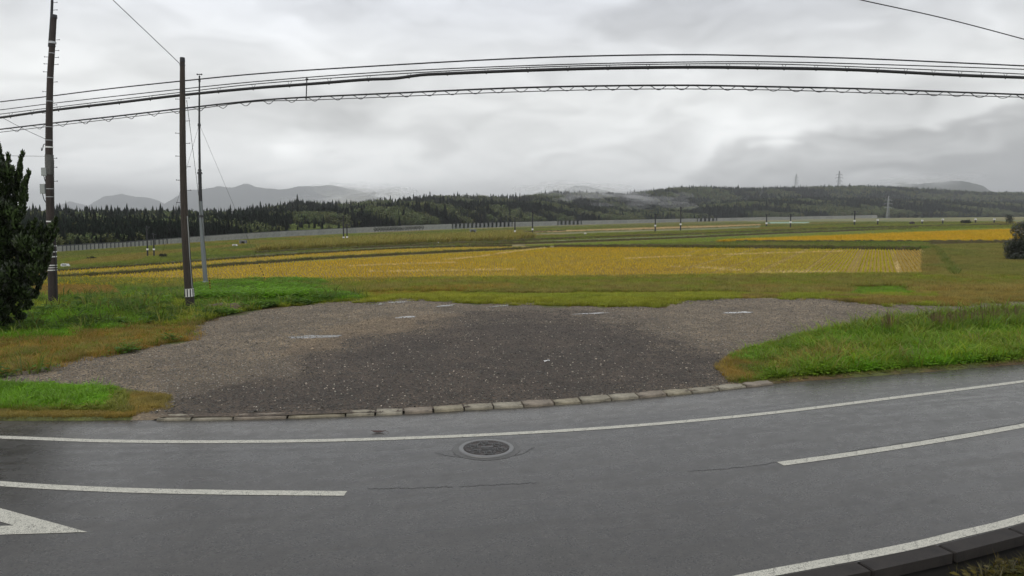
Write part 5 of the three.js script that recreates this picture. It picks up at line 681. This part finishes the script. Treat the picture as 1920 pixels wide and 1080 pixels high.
// ------------------------------------------------------------------ the big conifer at the left edge, the dark shrub at the right edge
{
  const D = 22.5, b = at(-22, 612, D), k = D / FOCAL, o = V3(b.x, 0, b.z), bark = M([0.05, 0.038, 0.028], 0.95, { bumpMap: grainBump, bumpScale: 0.01 }), r = rng(55), t = thing('conifer_tree', 'large dark juniper with upright flame-like shoots at the left edge', 'tree', o), L = (px, py, dz = 0) => { const p = at(px, py, D + dz); return V3(p.x - o.x, p.y - o.y, p.z - o.z); };
  mesh('trunk', taper([V3(0, -0.1, 0), L(-20, 520), L(-24, 420), L(-20, 330), L(-18, 240)], [0.24, 0.2, 0.15, 0.09, 0.04], 10, 24), bark, t);
  const lobes = [[-20, 420, 60, 120, 1.5], [-22, 300, 34, 80, 0.9], [-10, 520, 66, 66, 1.5], [18, 500, 46, 70, 1.2], [40, 480, 40, 46, 0.9], [62, 470, 26, 42, 0.7], [14, 410, 30, 48, 0.8], [6, 350, 26, 50, 0.6], [66, 510, 20, 34, 0.6], [34, 548, 36, 32, 0.8], [8, 572, 40, 34, 0.9], [-40, 560, 60, 60, 1.3], [-70, 450, 60, 120, 1.4], [-60, 330, 40, 80, 1]];
  for (const l of lobes) mesh('limb', taper([L(-20, l[1] + l[3] * 0.8), L((l[0] - 20) / 2, l[1] + l[3] * 0.5), L(l[0], l[1])], [0.06, 0.02], 6, 8), bark, t);
  const shoots = [[2, 302, 8, 26], [13, 318, 6, 24], [38, 314, 5, 24], [35, 338, 7, 26], [30, 362, 9, 24], [44, 356, 6, 20], [50, 342, 4, 18], [46, 374, 8, 20], [22, 336, 6, 20], [20, 372, 12, 26], [44, 392, 7, 18], [34, 410, 12, 20], [88, 440, 10, 22], [97, 430, 6, 18], [80, 452, 12, 22], [92, 462, 8, 22], [74, 436, 6, 16], [62, 430, 6, 16], [52, 440, 8, 20], [40, 446, 9, 20], [98, 448, 4, 16], [88, 486, 8, 20], [84, 512, 8, 20], [70, 545, 8, 14], [54, 566, 10, 14], [34, 586, 14, 14], [10, 600, 16, 12], [28, 440, 10, 24], [60, 456, 10, 22], [-20, 240, 12, 40], [-6, 280, 9, 40], [-30, 270, 14, 50]];
  const bl = []; for (const l of lobes) for (let i = 0; i < 7; i++) { const a = r() * 6.28, u = Math.sqrt(r()) * 0.62, p = L(l[0] + Math.cos(a) * u * l[2], l[1] + Math.sin(a) * u * l[3], (r() - 0.5) * l[4] * 1.7); bl.push([p.x, p.y, p.z, l[2] * k * 0.36, l[3] * k * 0.36, l[4] * 0.38]); }
  const dark = new THREE.MeshPhysicalMaterial({ color: new THREE.Color().setRGB(0.055, 0.09, 0.026), roughness: 0.9, transmission: 0.35, thickness: 0, vertexColors: true, side: THREE.DoubleSide, specularIntensity: 0.3 });
  const fol = mesh('crown', leafCloud(56, bl, 62000, 0.09, 1.25, 0.85), dark, t); fol.userData.kind = 'stuff';
  for (const s of shoots) { const p = L(s[0], s[1], (r() - 0.5) * 0.8), lean = (s[0] - 10) * 0.004; const n = 6, b2 = []; for (let i = 0; i < n; i++) { const f = i / (n - 1) - 0.5; b2.push([p.x + lean * f * s[3] * k * 3 + (r() - 0.5) * s[2] * k * 0.5, p.y + f * 2 * s[3] * k * 0.9, p.z + (r() - 0.5) * s[2] * k, s[2] * k * (0.62 - 0.5 * (f + 0.5)) + 0.02, s[3] * k * 0.3, s[2] * k * 0.5]); } mesh('shoot', leafCloud(s[0] * 7 + s[1], b2, 420 + 1.6 * s[2] * s[3], 0.07, 1.3, 1.3), dark, t).userData.kind = 'stuff'; }
}
{
  const b = ground(1912, 489), D = -b.z, k = D / FOCAL, t = thing('shrub', 'dark rounded evergreen shrub at the right edge beside the orange-gold paddy', 'shrub', b), r = rng(66), bl = [], bark = M([0.04, 0.032, 0.025], 0.95);
  for (let i = 0; i < 40; i++) { const u = r() * 2 - 1, y = r(); bl.push([(u * 22 * Math.sqrt(1 - (y - 0.45) ** 2 * 2.2) + 4) * k, (3 + 64 * y) * k, (r() - 0.5) * 34 * k, 9 * k, 10 * k, 9 * k]); }
  mesh('crown', leafCloud(67, bl, 16000, 2.2 * k, 1, 0.1), new THREE.MeshPhysicalMaterial({ color: new THREE.Color().setRGB(0.03, 0.052, 0.016), roughness: 0.9, transmission: 0.35, thickness: 0, vertexColors: true, side: THREE.DoubleSide }), t).userData.kind = 'stuff';
  mesh('trunk', taper([V3(0, -0.3, 0), V3(2 * k, 20 * k, 0), V3(0, 46 * k, 0)], [2.4 * k, 1 * k], 8, 8), bark, t);
  for (const s of [-1, 1]) mesh('limb', taper([V3(0, 10 * k, 0), V3(s * 8 * k, 26 * k, 2 * k), V3(s * 13 * k, 42 * k, 4 * k)], [1.3 * k, 0.4 * k], 6, 8), bark, t);
}
renderer.render(scene, camera);
